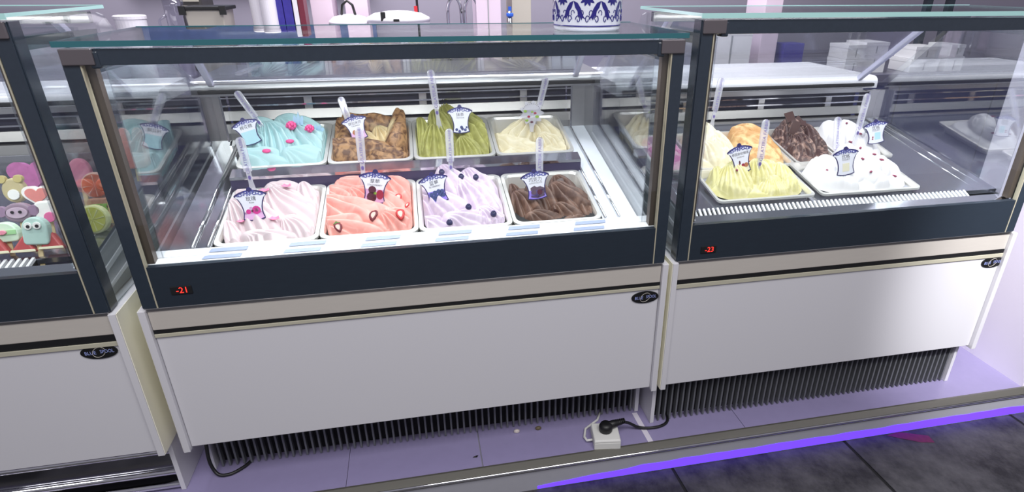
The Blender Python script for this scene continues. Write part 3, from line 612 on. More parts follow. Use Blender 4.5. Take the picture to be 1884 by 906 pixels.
tag('tag tilted against the blue rear glass, in the rear white mound', (2.147,.300,.922), (2.138,.316,.997), .093, '优格', 'YOGURT', 'yog2')

# ------------------------------------------------------------------ spades
def spade(label, base, tip, w=.0225, frac=.62):
    p0, p1 = Vector(base), Vector(tip); fr = frame(p0, p1); o, R, U, N = fr; L = (p1-p0).length; r_ = w/2
    T = thing('gelato_spade', label, 'spade', p0, 'acrylic spades')
    y0 = L*(1-frac)
    hand = [(-r_*.9, y0), (r_*.9, y0)]+[(r_*math.cos(a), L-r_+r_*math.sin(a)) for a in np.linspace(0, PI, 9)]
    part(MB().prism_f(hand, fr, -.004, .004), 'handle', ACRYL, T, bevel=.0025, seg=3)
    bl = [(-r_*.55, y0), (-r_*.50, y0*.5), (-r_*.9, -.01), (-r_*.8, -.03), (r_*.8, -.03), (r_*.9, -.01), (r_*.50, y0*.5), (r_*.55, y0)]
    part(MB().prism_f(bl[::-1] if False else bl, fr, -.0025, .0025), 'blade', ACRYL, T, bevel=.001)
    text('GELATERIA FABBRI', L*frac*.125, fr, .001, y0+L*frac*.47, .0043, 'lettering', PURPLE, T, spin=PI/2)
    part(MB().prism_f(disc(0, y0*.72, r_*.34, 10, r_*.5), fr, .0025, .0028), 'emblem', PURPLE, T)
    return T
spade('spade leaning far left in the pale aqua ice cream', (.224,.535,.985), (.157,.550,1.109))
spade('short looking spade behind the tag in the tan ice cream', (.476,.500,.978), (.448,.530,1.087))
spade('tallest spade, upright in the green ice cream', (.734,.495,.985), (.719,.502,1.163), .0235, .60)
spade('spade leaning right in the cream white ice cream', (1.046,.540,.985), (1.085,.555,1.123))
spade('spade stuck at the back left of the pale pink ice cream', (.221,.270,.886), (.207,.300,1.030), .0235)
spade('spade standing in the coral strawberry ice cream', (.508,.280,.892), (.510,.320,1.038), .0245)
spade('spade standing in the lilac blueberry ice cream', (.748,.250,.890), (.753,.300,1.029), .0235)
spade('spade behind the tag in the front chocolate ice cream', (1.005,.270,.868), (1.016,.320,.988), .0235, .85)
spade('spade in the ivory ribbons at the left of the right case', (1.610,.420,.955), (1.647,.460,1.121), .023, .6)
spade('spade leaning over the pale yellow mound of the right case', (1.640,.150,.880), (1.670,.200,1.039), .0245, .68)
spade('spade behind the nearly blank tag in the right case', (1.959,.240,.905), (1.977,.290,1.017), .025, .85)
spade('spade leaning right in the rear white mound', (2.066,.300,.915), (2.116,.350,1.075), .025, .65)

# ------------------------------------------------------------------ toppings
BERRY = mat('strawberry_red', srgb(196, 40, 44), .3, noise=.25, scale=120, sss=.1); BERRYD = mat('berry_dark', srgb(110, 24, 40), .3)
PALE = mat('berry_flesh', srgb(244, 190, 178), .4); LEAF = mat('leaf_green', srgb(88, 120, 48), .5)
BLUEB = mat('blueberry_skin', srgb(50, 50, 88), .45, noise=.2, scale=150); PETAL = mat('rose_petal', srgb(236, 132, 166), .5, noise=.15, scale=80)
CANDY = mat('pink_candy', srgb(238, 84, 148), .3, noise=.15, scale=90, sss=.2)
def strawberry(key, x, y, label, m=BERRY, spin=0.0, sz=.013, slice_=True):
    z = top_at(key, x, y); T = thing('strawberry_piece', label, 'strawberry', (x, y, z), 'strawberry pieces on coral ice cream')
    fr = (Vector((x, y, z+.002)), Vector((math.cos(spin), .3*math.sin(spin), .2)).normalized(), Vector((-math.sin(spin), .6, .75)).normalized(), Vector((0, -.8, .6)))
    out = [(sz*a, sz*b_) for a, b_ in ((0,-1.25),(.45,-.8),(.8,-.1),(.75,.5),(.35,.8),(-.35,.8),(-.75,.5),(-.8,-.1),(-.45,-.8))]
    part(MB().prism_f(out, fr, -.003, .006), 'flesh', m, T, bevel=.003, seg=3)
    part(MB().prism_f([(a*.5, b_*.55) for a, b_ in out], fr, .006, .0066), 'core', PALE, T)
    if not slice_: part(MB().prism_f([(sz*a, sz*b_) for a, b_ in ((-.7,.75),(0,.55),(.7,.75),(.3,1.0),(0,1.25),(-.3,1.0))], fr, .0, .004), 'calyx', LEAF, T)
strawberry('strawberry', .450, .086, 'dark whole strawberry at the front left of the coral ice cream', BERRYD, .3, slice_=False)
strawberry('strawberry', .537, .110, 'halved strawberry below the strawberry tag', BERRYD, -.2, .015)
strawberry('strawberry', .605, .100, 'red strawberry slice at the front right of the coral ice cream', BERRY, .15, .015)
strawberry('strawberry', .600, .205, 'thin red strawberry slice standing right of the strawberry tag', BERRY, .1, .012)
strawberry('strawberry', .622, .175, 'small strawberry bit by the right rim of the coral pan', BERRY, -.5, .008)
for key, x, y, lab in (('blueberry', .723, .262, 'blueberry behind the blueberry spade'), ('blueberry', .775, .235, 'blueberry at the middle back of the lilac ice cream'), ('blueberry', .782, .115, 'blueberry in the fold near the centre of the lilac ice cream'),
                       ('blueberry', .818, .260, 'topmost blueberry at the back right of the lilac ice cream'), ('blueberry', .845, .090, 'blueberry at the front right of the lilac ice cream'), ('blueberry', .728, .082, 'blueberry at the front edge of the lilac ice cream')):
    z = top_at(key, x, y); T = thing('blueberry', lab, 'blueberry', (x, y, z), 'blueberries on the lilac ice cream')
    part(MB().ball((x, y, z+.004), .0085, 14, 10), 'berry', BLUEB, T, smooth=True)
    part(MB().lathe([(.0015, 0), (.0042, .0022), (.0036, .0010), (.0008, .0004)], (x, y-.003, z+.0112), 8), 'crown', INK, T)
for x, y, lab, s_ in ((.296,.125,'bright rose petal in the centre of the pale pink ice cream',.011),(.258,.240,'rose petal beside the rose tag shoulder',.011),(.313,.245,'rose petal at the back right of the pale pink ice cream',.011),(.214,.135,'faint rose petal at the left of the pale pink ice cream',.008)):
    z = top_at('rose', x, y); b = MB(); n = 9
    for i in range(n):
        for j in range(7):
            u, v = i/(n-1)*2-1, j/6*2-1; rr_ = s_*(1-.25*v)
            b.v.append((x+u*rr_, y+v*s_*.8, z+.004+.5*s_*(u*u*.8+v*v*.3)))
    b.f = [(i*7+j, i*7+j+1, (i+1)*7+j+1, (i+1)*7+j) for i in range(n-1) for j in range(6)]
    o = b.build('rose_petal', PETAL, None, smooth=True, loc=(x, y, z)); meta(o, lab, 'petal', 'rose petals on the pale pink ice cream')
    sm = o.modifiers.new('solid', 'SOLIDIFY'); sm.thickness = .0012
def raspberry(key, x, y, lab, r_):
    z = top_at(key, x, y); T = thing('raspberry_candy', lab, 'candy', (x, y, z), 'candies on the pale aqua ice cream'); b = MB(); b.ball((x, y, z+r_*.7), r_*.8, 10, 7)
    for i in range(3):
        for k in range(7-i):
            a = 2*PI*k/(7-i)+i; q = .35+i*.5
            b.ball((x+r_*math.sin(q*1.1)*math.cos(a)*.85, y+r_*math.sin(q*1.1)*math.sin(a)*.85, z+r_*.7+r_*math.cos(q*1.1)*.8), r_*.36, 7, 5)
    part(b, 'candy_body', CANDY, T, smooth=True)
raspberry('mint', .301, .505, 'larger raspberry candy under the blue fin on the aqua ice cream', .014); raspberry('mint', .356, .475, 'raspberry candy at the right of the aqua ice cream', .0125)
for x, y, lab in ((.302,.440,'flat pink drop in the centre of the aqua ice cream'), (.242,.405,'flat pink drop at the front left of the aqua ice cream')):
    z = top_at('mint', x, y); o = MB().ball((x, y, z+.003), (.012, .009, .006), 14, 8).build('pink_drop', CANDY, None, smooth=True, loc=(x, y, z)); meta(o, lab, 'candy', 'candies on the pale aqua ice cream')
FIN = mat('blue_jelly', srgb(170, 206, 230), .25, sss=.3)
for x, y, lab, hh, lean in ((.318,.520,'translucent blue jelly fin standing behind the larger raspberry candy',.040,.15),(.372,.510,'low blue jelly fin by the right raspberry candy',.022,.7)):
    z = top_at('mint', x, y); T = thing('jelly_fin', lab, 'candy', (x, y, z)); fr = frame((x, y, z-.004), (x+lean*hh, y, z+hh))
    for k in (-1, 0, 1):
        part(MB().prism_f([(k*.008-.006, 0), (k*.008+.006, 0), (k*.010+.005, hh*.55), (k*.012, hh*(1-.25*abs(k))), (k*.010-.004, hh*.55)], fr, -.001, .0015), 'lobe', FIN, T)
CHOCB = mat('choc_plate', srgb(66, 40, 36), .3)
def plate(key, x, y, lab, w, h, spin, tilt, lift=.012):
    z = top_at(key, x, y); R = Vector((math.cos(spin), math.sin(spin)*.4, math.sin(spin)*.6)).normalized(); U = Vector((-.2, tilt, 1)).normalized(); U = (U-R*U.dot(R)).normalized(); N = R.cross(U)
    o = MB().prism_f([(-w/2, -h/2), (w/2, -h/2), (w/2, h/2), (-w/2, h/2)], (Vector((x, y, z+lift)), R, U, N), -.0015, .0015).build('chocolate_plate', CHOCB, None, loc=(x, y, z), bevel=.0006)
    meta(o, lab, 'chocolate', 'chocolate pieces')
plate('darkchoc', 1.90, .430, 'square chocolate plate on top of the dark mound', .034, .034, .3, .7); plate('darkchoc', 1.895, .385, 'chocolate plate leaning at the left of the dark mound', .030, .045, -.6, .4)
plate('darkchoc', 1.945, .445, 'chocolate plate at the right shoulder of the dark mound', .030, .030, .8, .6); plate('darkchoc', 1.925, .390, 'small chocolate plate at the heart of the dark mound', .024, .020, -.3, .9)
plate('chocolate', 1.020, .110, 'pale chocolate chip at the front of the brown ice cream', .006, .022, 1.4, .2, .004)
plate('chocolate', 1.060, .235, 'chocolate chunk at the back right of the brown ice cream', .020, .014, .4, .6, .004); plate('chocolate', .935, .215, 'chocolate chunk left of the chocolate tag', .018, .014, -.3, .6, .004)
FLECK = mat('cranberry', srgb(130, 40, 74), .45, noise=.3, scale=90)
rf = random.Random(9)
for key, grp, pts in (('white', 'cranberry flecks on the front white mound', [
        (1.985,.150,'cranberry fleck just right of the nearly blank tag foot'), (2.01,.200,'cranberry fleck behind and right of the nearly blank tag'), (2.055,.130,'cranberry fleck low at the middle right of the front white mound'),
        (2.035,.165,'cranberry fleck halfway up the right slope of the front white mound'), (2.10,.135,'outermost cranberry fleck at the right end of the front white mound'), (1.995,.115,'lowest cranberry fleck below the nearly blank tag'),
        (2.075,.175,'cranberry fleck at the upper right of the front white mound'), (1.965,.205,'highest cranberry fleck on the front white mound'), (1.87,.150,'lone cranberry fleck left of the nearly blank tag')]),
    ('white2', 'cranberry flecks on the rear white mound', [(2.08,.335,'cranberry fleck at the lower left of the rear white mound'), (2.12,.350,'cranberry fleck in the middle of the rear white mound'), (2.15,.330,'cranberry fleck nearest the tilted tag'), (2.10,.400,'topmost cranberry fleck on the rear white mound')]),
    ('yellow', 'flecks on the yellow mound', [(1.60,.215,'dark red fleck behind the dried fruit tag'), (1.648,.215,'dark red fleck at the foot of the spade in the yellow mound'), (1.57,.150,'dark red fleck left of the dried fruit tag')])):
    for x, y, lab in pts:
        z = top_at(key, x, y); an = rf.uniform(-1, 1); l_ = rf.uniform(.006, .012)
        o = MB().ball((x, y, z+.0015), (.004, l_, .003), 8, 6, Matrix.Rotation(an, 3, 'Z')).build('cranberry_fleck', FLECK, None, smooth=True, loc=(x, y, z)); meta(o, lab, 'fleck', grp)

# ------------------------------------------------------------------ ice lollies in the left case
STICK = mat('lolly_stick', srgb(228, 206, 160), .6)
def lm_(nm, r, g, b_, rough=.4, nz=.08): return mat(nm, srgb(r, g, b_), rough, noise=nz, scale=70, sss=.15)
def heart_pts(w, h): return [(w*.5*math.sin(t)**3, h*.5*(13*math.cos(t)-5*math.cos(2*t)-2*math.cos(3*t)-math.cos(4*t))/15) for t in np.linspace(0, 2*PI, 32, endpoint=False)][::-1]
def ell(w, h, n=28): return [(w*.5*math.cos(t), h*.5*math.sin(t)) for t in np.linspace(0, 2*PI, n, endpoint=False)]
def tomb(w, h): return [(-w*.42, -h/2), (w*.42, -h/2), (w/2, -h*.4)]+[(w/2*math.cos(a), h/2-w/2+w/2*math.sin(a)) for a in np.linspace(0, PI, 13)]+[(-w/2, -h*.4)]
LOL = 'ice lollies in the left case'
def lolly(label, c, shape, m, details=(), rot=0.0, th=.011, stick=True, lean=.25, sl=.07):
    c = Vector(c); U = Vector((math.sin(rot), lean, math.cos(rot))).normalized(); R = Vector((1, 0, 0)); R = (R-U*R.dot(U)).normalized(); N = R.cross(U)
    fr = (c, R, U, N); hh = max(b_ for a, b_ in shape)
    T = thing('ice_lolly', label, 'ice lolly', c-U*(hh+sl), LOL)
    part(MB().prism_f(shape, fr, -th, th), 'body', m, T, bevel=.005, seg=3)
    if stick: part(MB().prism_f([(-.005, -hh-sl), (.005, -hh-sl), (.005, -hh*.6), (-.005, -hh*.6)], fr, -.0015, .0015), 'stick', STICK, T)
    for nm, pts, mm, t0, t1 in details: part(MB().prism_f(pts, fr, th+t0, th+t1), nm, mm, T, bevel=.0008 if t1-t0 > .002 else 0)
    return T
WH = lm_('lolly_white', 240, 240, 236); EYEB = lm_('lolly_black', 30, 26, 30)
sh = lambda pts, dx, dy, k=1.0: [(a*k+dx, b_*k+dy) for a, b_ in pts]
D = disc
lolly('large sugar coated purple heart lolly at the back', (-.329,.360,.941), heart_pts(.100,.086), lm_('sugar_purple', 168, 98, 148, .8, .3), lean=.3)
lolly('yellowish animal lolly left of the purple heart', (-.325,.270,.928), ell(.05,.06), lm_('lolly_yellow', 190, 178, 138), [('muzzle', D(.002,-.010,.013), WH, 0, .005), ('ear', D(-.020,.028,.010), lm_('lolly_yellow_b', 190, 176, 120), -.01, .002), ('ear', D(.016,.028,.010), lm_('lolly_yellow_c', 190, 176, 120), -.01, .002)])
lolly('coral heart lolly with a white rim', (-.251,.225,.926), heart_pts(.066,.056), WH, [('heart_centre', heart_pts(.050,.042), lm_('lolly_coral', 220, 138, 132), 0, .003)])
lolly('mauve round eared face lolly', (-.268,.160,.905), ell(.060,.046), lm_('lolly_mauve', 146, 126, 142), [('face_patch', ell(.044,.026), lm_('lolly_mauve_pale', 190, 168, 186), 0, .003), ('eye', D(-.008,.002,.0035), EYEB, .003, .005), ('eye', D(.008,.002,.0035), EYEB, .003, .005), ('ear', D(.034,.004,.013), lm_('lolly_mauve_b', 150, 124, 150), -.012, .0), ('ear', D(-.034,.004,.013), lm_('lolly_mauve_c', 150, 124, 150), -.012, .0)])
lolly('pale mint lolly with round white eyes at the front', (-.210,.095,.880), tomb(.052,.064), lm_('lolly_mint', 186, 214, 206), [('eye', D(-.010,.012,.0085), WH, 0, .004), ('eye', D(.008,.013,.0085), WH, 0, .004), ('pupil', D(-.009,.011,.0038), EYEB, .004, .005), ('pupil', D(.009,.012,.0038), EYEB, .004, .005)], rot=.05)
lolly('mint and white lolly with a pink bow, left of the mint lolly', (-.278,.105,.878), tomb(.056,.046), lm_('lolly_green_white', 216, 240, 214), [('band', [(-.026,-.006),(.026,-.006),(.026,.004),(-.026,.004)], lm_('lolly_green', 170, 222, 160), 0, .002), ('bow', ell(.018,.010), lm_('lolly_pink', 236, 150, 170), .0, .006)], rot=-.05, sl=.05)
lolly('white square lolly with a pink rose', (-.209,.160,.905), rrect(-.024,.024,-.026,.024,.012), WH, [('rose', D(.008,-.014,.012), lm_('lolly_rose', 222, 110, 160), 0, .006)], sl=.06)
ORG = lm_('lolly_orange', 222, 112, 78); PITH = lm_('lolly_pith', 250, 206, 190)
lolly('orange citrus slice lolly', (-.150,.285,.925), ell(.068,.068), PITH, [('pulp', ell(.058,.058), ORG, 0, .002)]+[('segment_line', [(0, 0), (.027*math.cos(a-.05), .027*math.sin(a-.05)), (.027*math.cos(a+.05), .027*math.sin(a+.05))], PITH, .002, .003) for a in np.arange(0, 6.2, .785)], rot=-.1)
YEL = lm_('lolly_lemon', 214, 216, 110); PITHY = lm_('lolly_lemon_pith', 236, 238, 180)
lolly('yellow green lemon slice lolly by the side glass', (-.125,.175,.872), ell(.064,.070), PITHY, [('pulp', ell(.054,.060), YEL, 0, .002)]+[('segment_line', [(0, 0), (.026*math.cos(a-.05), .028*math.sin(a-.05)), (.026*math.cos(a+.05), .028*math.sin(a+.05))], PITHY, .002, .003) for a in np.arange(.3, 6.4, .785)], rot=.1)
lolly('tan block lolly wearing green glasses', (-.122,.240,.884), rrect(-.040,.040,-.022,.020,.010), lm_('lolly_tan', 196, 150, 130), [('glasses', rrect(-.030,.032,-.010,.006,.006), lm_('lolly_glasses', 150, 200, 96), 0, .003), ('lens', rrect(-.024,-.004,-.007,.003,.004), lm_('lolly_lens', 120, 90, 96), .003, .004), ('lens', rrect(.006,.026,-.007,.003,.004), lm_('lolly_lens_b', 120, 90, 96), .003, .004)], stick=False)
lolly('small orange pig like lolly in front of the citrus slice', (-.106,.235,.940), ell(.040,.034), lm_('lolly_peach', 238, 126, 96), [('snout', ell(.016,.012), lm_('lolly_peach_b', 246, 160, 136), 0, .005)], sl=.09)
lolly('pink rabbit lolly by the right wall of the left case', (-.100,.42,.975), rrect(-.035,.035,-.045,.030,.018), lm_('lolly_rabbit', 232, 150, 140), [('ear', sh(ell(.026,.05), -.017, .040), lm_('lolly_rabbit_b', 240, 166, 156), -.018, -.002), ('ear', sh(ell(.026,.05), .017, .040), lm_('lolly_rabbit_c', 240, 166, 156), -.018, -.002)], sl=.05)
lolly('rose pink lolly half hidden by the corner post', (-.185,.300,.955), ell(.05,.075), lm_('lolly_rosy', 232, 150, 176), sl=.07)
MEL = lm_('lolly_melon', 178, 76, 78); 
for i, (x, y, z, lab) in enumerate(((-.290,.085,.852,'red melon wedge lying at the front left of the lollies'), (-.240,.090,.850,'red melon wedge below the mint lolly'), (-.185,.095,.852,'red melon wedge below the white rose lolly'))):
    lolly(lab, (x, y, z), [(-.026,-.018),(.026,-.018),(.0,.022)], MEL, [('rind', [(-.026,-.020),(.026,-.020),(.024,-.014),(-.024,-.014)], lm_('rind%d' % i, 226, 220, 190), -.002, .001)], stick=False, lean=.6)

# ------------------------------------------------------------------ blue and white pot on the low case
vx, vy, vz, vr = 1.098, .135, 1.2955, .083
V = thing('porcelain_pot', 'blue and white porcelain pot standing on the low case glass top', 'pot', (vx, vy, vz))
PORC = mat('porcelain', srgb(226, 228, 240), .15, coat=.5); COB = mat('cobalt', srgb(40, 36, 120), .2, coat=.4)
part(MB().lathe([(vr*.90, 0), (vr*.97, .002), (vr*.985, .006), (vr*.97, .010), (vr, .020), (vr*1.0, .15), (vr*.98, .17), (vr*.9, .172), (vr*.9, .02)], (vx, vy, vz), 64), 'pot_body', PORC, V, smooth=True)
cyl = lambda a, h, d=.0006: Vector((vx+(vr+d)*math.sin(a), vy-(vr+d)*math.cos(a), vz+h))
part(MB().tube([cyl(a, .0115, -.001) for a in np.linspace(0, 2*PI, 60, endpoint=False)], .0016, 6, closed=True), 'foot_ring_line', COB, V, smooth=True)
b = MB()
def wrap(pts): b.add([cyl(a/vr, h) for a, h in pts], [tuple(range(len(pts)))])
for k in range(8):
    a0 = (k-.0)*2*PI*vr/8+.01
    for s in (-1, 1):
        pts = [(0,.066),(.010,.062),(.018,.050),(.024,.034),(.030,.026),(.022,.030),(.020,.024),(.015,.034),(.012,.030),(.010,.044),(.004,.052)]
        wrap([(a0+s*p, h) for p, h in (pts if s > 0 else pts)][::s])
    wrap([(a0+.033+.020*math.cos(t)*(.8+.2*math.cos(10*t)), .072+.018*math.sin(t)*(.8+.2*math.cos(10*t))) for t in np.linspace(0, 2*PI, 40, endpoint=False)])
    wrap([(a0+.02*math.cos(t)*(.8+.2*math.cos(8*t)), .115+.02*math.sin(t)*(.8+.2*math.cos(8*t))) for t in np.linspace(0, 2*PI, 40, endpoint=False)])
part(b, 'cobalt_flowers', COB, V)
b = MB()
for k in range(24):
    a0 = k*2*PI/24; s = 1 if k % 2 else -1
    b.tube([cyl(a0+s*(.075*math.cos(t)*(1-t/9)), .026+.010*math.sin(t)*(1-t/9), .0004) for t in np.linspace(0, 6.5, 16)], .0012, 5)
    b.tube([cyl(a0+.1+s*(.05*math.cos(t)), .040+.006*math.sin(t), .0004) for t in np.linspace(0, 4, 9)], .0010, 5)
part(b, 'cobalt_scrolls', COB, V)
part(MB().lathe([(vr*1.002, .155), (vr*1.004, .156), (vr*1.004, .164), (vr*1.002, .165)], (vx, vy, vz), 48), 'rim_band', COB, V)
part(MB().lathe([(vr*.88, .160), (vr*.90, .163), (.0005, .163)], (vx, vy, vz), 32), 'pot_inside', PORC, V)

# ------------------------------------------------------------------ socket box, plugs, cables, litter on the platform
SB = thing('socket_box', 'white socket box on the platform between the cases', 'socket box', (1.155, -.01, FZ))
PLAST = mat('white_plastic', srgb(218, 218, 214), .4)
part(MB().hexa([(1.113,-.044,FZ+.001),(1.194,-.056,FZ+.001),(1.206,.028,FZ+.001),(1.124,.040,FZ+.001),(1.113,-.044,FZ+.026),(1.194,-.056,FZ+.026),(1.206,.028,FZ+.026),(1.124,.040,FZ+.026)]), 'box_base', PLAST, SB, bevel=.002)
part(MB().hexa([(1.112,-.045,FZ+.0275),(1.195,-.057,FZ+.0275),(1.207,.029,FZ+.0275),(1.123,.041,FZ+.0275),(1.114,-.042,FZ+.036),(1.193,-.054,FZ+.036),(1.205,.026,FZ+.036),(1.125,.038,FZ+.036)]), 'box_cover', PLAST, SB, bevel=.003)
part(MB().tube([(1.117,-.01,FZ+.012),(1.100,-.008,FZ+.010),(1.097,.012,FZ+.007),(1.11,.05,FZ+.005),(1.16,.085,FZ+.005),(1.18,.12,FZ+.005)], .004, 8), 'box_lead', PLAST, SB, smooth=True)
PG = thing('plug_cable', 'black angled plug in the socket box, its lead running under the right case', 'cable', (1.165, -.005, FZ+.037))
part(MB().lathe([(.020,0),(.021,.004),(.021,.018),(.017,.026),(.006,.028)], (1.160,-.004,FZ+.037), 20), 'plug_head', RUBBER, PG, smooth=True)
part(MB().tube([(1.165,-.002,FZ+.052),(1.190,.003,FZ+.053),(1.212,.008,FZ+.051),(1.222,.010,FZ+.049)], [.013,.012,.009,.007], 10), 'plug_boot', RUBBER, PG, smooth=True)
bb = MB()
for k in range(5): x = 1.196+k*.0065; bb.tube([(x, .005+k*.0012, FZ+.0525), (x+.003, .0056+k*.0012, FZ+.0525)], .0112-.0006*k, 10)
part(bb, 'boot_ribs', RUBBER, PG)
path = [(1.220,.010,FZ+.049),(1.245,.016,FZ+.034),(1.275,.018,FZ+.012),(1.305,.014,FZ+.0055),(1.340,.012,FZ+.0055),(1.368,.020,FZ+.0055),(1.385,.036,FZ+.0055),(1.394,.060,FZ+.0055),(1.396,.073,FZ+.0055)]
def smooth_path(p, n=6):
    out = []
    for i in range(len(p)-1):
        p0, p1, p2, p3 = (Vector(p[max(0, min(len(p)-1, i+k))]) for k in (-1, 0, 1, 2))
        for t in np.linspace(0, 1, n, endpoint=False):
            out.append(.5*((2*p1)+(-p0+p2)*t+(2*p0-5*p1+4*p2-p3)*t*t+(-p0+3*p1-3*p2+p3)*t**3))
    return out+[Vector(p[-1])]
part(MB().tube(smooth_path(path), .0048, 10), 'lead', RUBBER, PG, smooth=True)
cb = MB().tube(smooth_path([(-.005,.100,.20),(-.003,.085,.16),(.004,.078,.125),(.020,.070,.108),(.050,.072,.1055),(.080,.095,.1055),(.095,.118,.1055)]), .0050, 10).build('power_cable', RUBBER, None, smooth=True, loc=(.05, .08, FZ))
meta(cb, 'black power cable looping at the left foot of the low case', 'cable')
for x, y, c_, lab in ((.893,.085,srgb(206,196,190),'small pale scrap lying before the slatted vent'), (.963,.085,srgb(96,84,60),'small brown scrap lying right of the pale scrap')):
    o = MB().lathe([(.006,0),(.010,.003),(.009,.008),(.004,.011)], (x, y, FZ+.0005), 9, 1, .7).build('scrap', mat('scrap', c_, .6), None, loc=(x, y, FZ)); meta(o, lab, 'litter')
for x, y, lab in ((.751,.001,'tiny dark leaf scrap on the middle platform panel'), (2.512,.085,'dark scrap at the right rear foot of the right case')):
    o = MB().add([(x-.008,y-.002,FZ+.001),(x+.006,y-.004,FZ+.002),(x+.010,y+.004,FZ+.003),(x,y+.001,FZ+.004),(x-.003,y+.003,FZ+.001)], [(0,1,2,3,4),(4,3,2,1,0)]).build('scrap', BLACK, None, loc=(x, y, FZ)); meta(o, lab, 'litter')

# ------------------------------------------------------------------ stall behind the cases
CZ = 1.0
bc = thing('back_counter', 'long grey work counter behind the display cases', 'counter', (1.2, 1.65, FZ))
part(MB().box(-1.6, 4.2, 1.22, 2.3, CZ-.04, CZ), 'worktop', mat('worktop', srgb(104, 102, 122), .35, .2), bc, bevel=.003)
for i, xa in enumerate(np.arange(-1.6, 4.1, .58)):
    part(MB().box(xa+.004, xa+.576, 1.26, 2.28, FZ+.001, CZ-.041), 'cabinet_front', mat('cabinet', srgb(70, 74, 124), .4) if i == 0 else bpy.data.materials['cabinet'], bc)
mb_ = MB().box(-.74, .48, 2.44, 2.499, 1.375, 2.0).build('reflected_board', mat('reflected_blue', srgb(66, 82, 124), .5, noise=.3, scale=20), None, loc=(-.13, 2.47, 1.375)); meta(mb_, 'dark blue board added out of view, mirrored in the low case glass top', 'board')  # unseen board added to give the glass top its blue reflection
GREYW = mat('tub_white', srgb(226, 222, 230), .4); BEIGE = mat('tub_beige', srgb(176, 170, 160), .45); BLUEC = mat('pack_blue', srgb(52, 44, 140), .4, noise=.3, scale=60); REDC = mat('pack_red', srgb(110, 34, 54), .4, noise=.2, scale=60); PINKW = mat('pink_white', srgb(214, 196, 212), .45); CHROME = mat('chrome', (.6, .6, .62, 1), .12, 1)
XP = lambda p: float(np.interp(p, [215, 238, 262, 350, 400, 600, 790, 940, 1000], [-.552, -.504, -.453, -.264, -.15, .302, .765, 1.152, 1.312]))
def tub(name, label, cat, p, r, top, m, y=1.7, lid=True, group=None):
    x = XP(p); T = thing(name, label, cat, (x, y, CZ), group)
    part(MB().lathe([(r*.82, 0), (r*.84, .004), (r, top-CZ-.016), (r, top-CZ-.014)], (x, y, CZ+.0005), 28), 'tub_body', m, T, smooth=False)
    if lid: part(MB().lathe([(r*1.05, top-CZ-.014), (r*1.06, top-CZ-.002), (r*.95, top-CZ+.001)], (x, y, CZ+.0005), 28), 'lid', m, T)
    return T
def carton(name, label, cat, x0, x1, y0, y1, z0, z1, m, group=None, flap=True):
    T = thing(name, label, cat, ((x0+x1)/2, (y0+y1)/2, z0), group)
    part(MB().box(x0, x1, y0, y1, z0, z1), 'carton_body', m, T, bevel=.002)
    if flap: part(MB().box(x0-.001, x1+.001, y0-.0015, y1+.001, z1-.014, z1+.0015), 'carton_lid', m, T); part(MB().box(x0+(x1-x0)*.46, x0+(x1-x0)*.5, y0-.003, y0-.0014, z0+.01, z1-.016), 'seam', bpy.data.materials['tub_grey'], T)
    return T
tub('bucket', 'white lidded bucket at the left end of the back counter', 'bucket', 238, .060, 1.262, GREYW)
GL2 = glass('pitcher_glass', tint=(.9, .9, .95, 1), f0=.12)
T = thing('glass_pitcher', 'clear glass pitcher beside the steel food pan', 'pitcher', (XP(320), 1.72, CZ))
part(MB().lathe([(.034,0),(.036,.004),(.040,.30),(.041,.32)], (XP(320), 1.72, CZ+.001), 20), 'pitcher_body', GL2, T, smooth=True); part(MB().tube([(XP(320)-.04,1.72,CZ+.26),(XP(320)-.07,1.72,CZ+.24),(XP(320)-.07,1.72,CZ+.12),(XP(320)-.038,1.72,CZ+.08)], .006, 8), 'pitcher_handle', GL2, T, smooth=True)
x0, x1 = XP(347), XP(415)
T = thing('clip_box', 'beige storage box with black lid clips on the back counter', 'box', ((x0+x1)/2, 1.74, CZ))
part(MB().hexa([(x0+.015,1.66,CZ+.001),(x1-.015,1.66,CZ+.001),(x1-.015,1.82,CZ+.001),(x0+.015,1.82,CZ+.001),(x0,1.65,1.285),(x1,1.65,1.285),(x1,1.83,1.285),(x0,1.83,1.285)]), 'box_body', BEIGE, T, bevel=.004)
part(MB().box(x0-.012, x1+.012, 1.64, 1.84, 1.283, 1.298), 'lid', BLACK, T, bevel=.003); part(MB().box(x0-.016, x0+.01, 1.634, 1.645, 1.265, 1.300), 'clip', RUBBER, T); part(MB().box(x1-.01, x1+.016, 1.634, 1.645, 1.265, 1.300), 'clip', RUBBER, T)
T = thing('dark_appliance', 'dark appliance with ribbed side left of the beige storage box', 'appliance', (XP(328), 1.95, CZ)); 
part(MB().box(XP(306), XP(350), 1.9, 2.1, CZ+.001, 1.40), 'appliance_body', mat('appliance_dark', srgb(60, 58, 58), .4), T, bevel=.01)
for k in range(5): part(MB().box(XP(310), XP(346), 1.894, 1.901, 1.26+k*.025, 1.268+k*.025), 'vent_rib', BEIGE, T)
tub('food_tub', 'tall white tub left of the blue packs', 'tub', 473, .040, 1.40, GREYW, 1.75, group='white tubs on the back counter'); tub('food_tub', 'tall white tub touching the blue packs', 'tub', 496, .034, 1.40, GREYW, 1.68, group='white tubs on the back counter')
for p, lab in ((514, 'dark blue pack beside the white tubs'), (531, 'dark blue pack nearer the dark red carton')):
    carton('blue_pack', lab, 'pack', XP(p)-.018, XP(p)+.018, 1.68, 1.76, CZ+.0005, 1.40, BLUEC, 'blue packs', flap=False)
carton('white_carton', 'slim white carton between the blue packs and the dark red carton', 'carton', XP(541), XP(550), 1.68, 1.78, CZ+.0005, 1.42, GREYW, flap=False)
carton('red_carton', 'dark red slim carton on the back counter', 'carton', XP(551), XP(562), 1.68, 1.78, CZ+.0005, 1.42, REDC, flap=False)
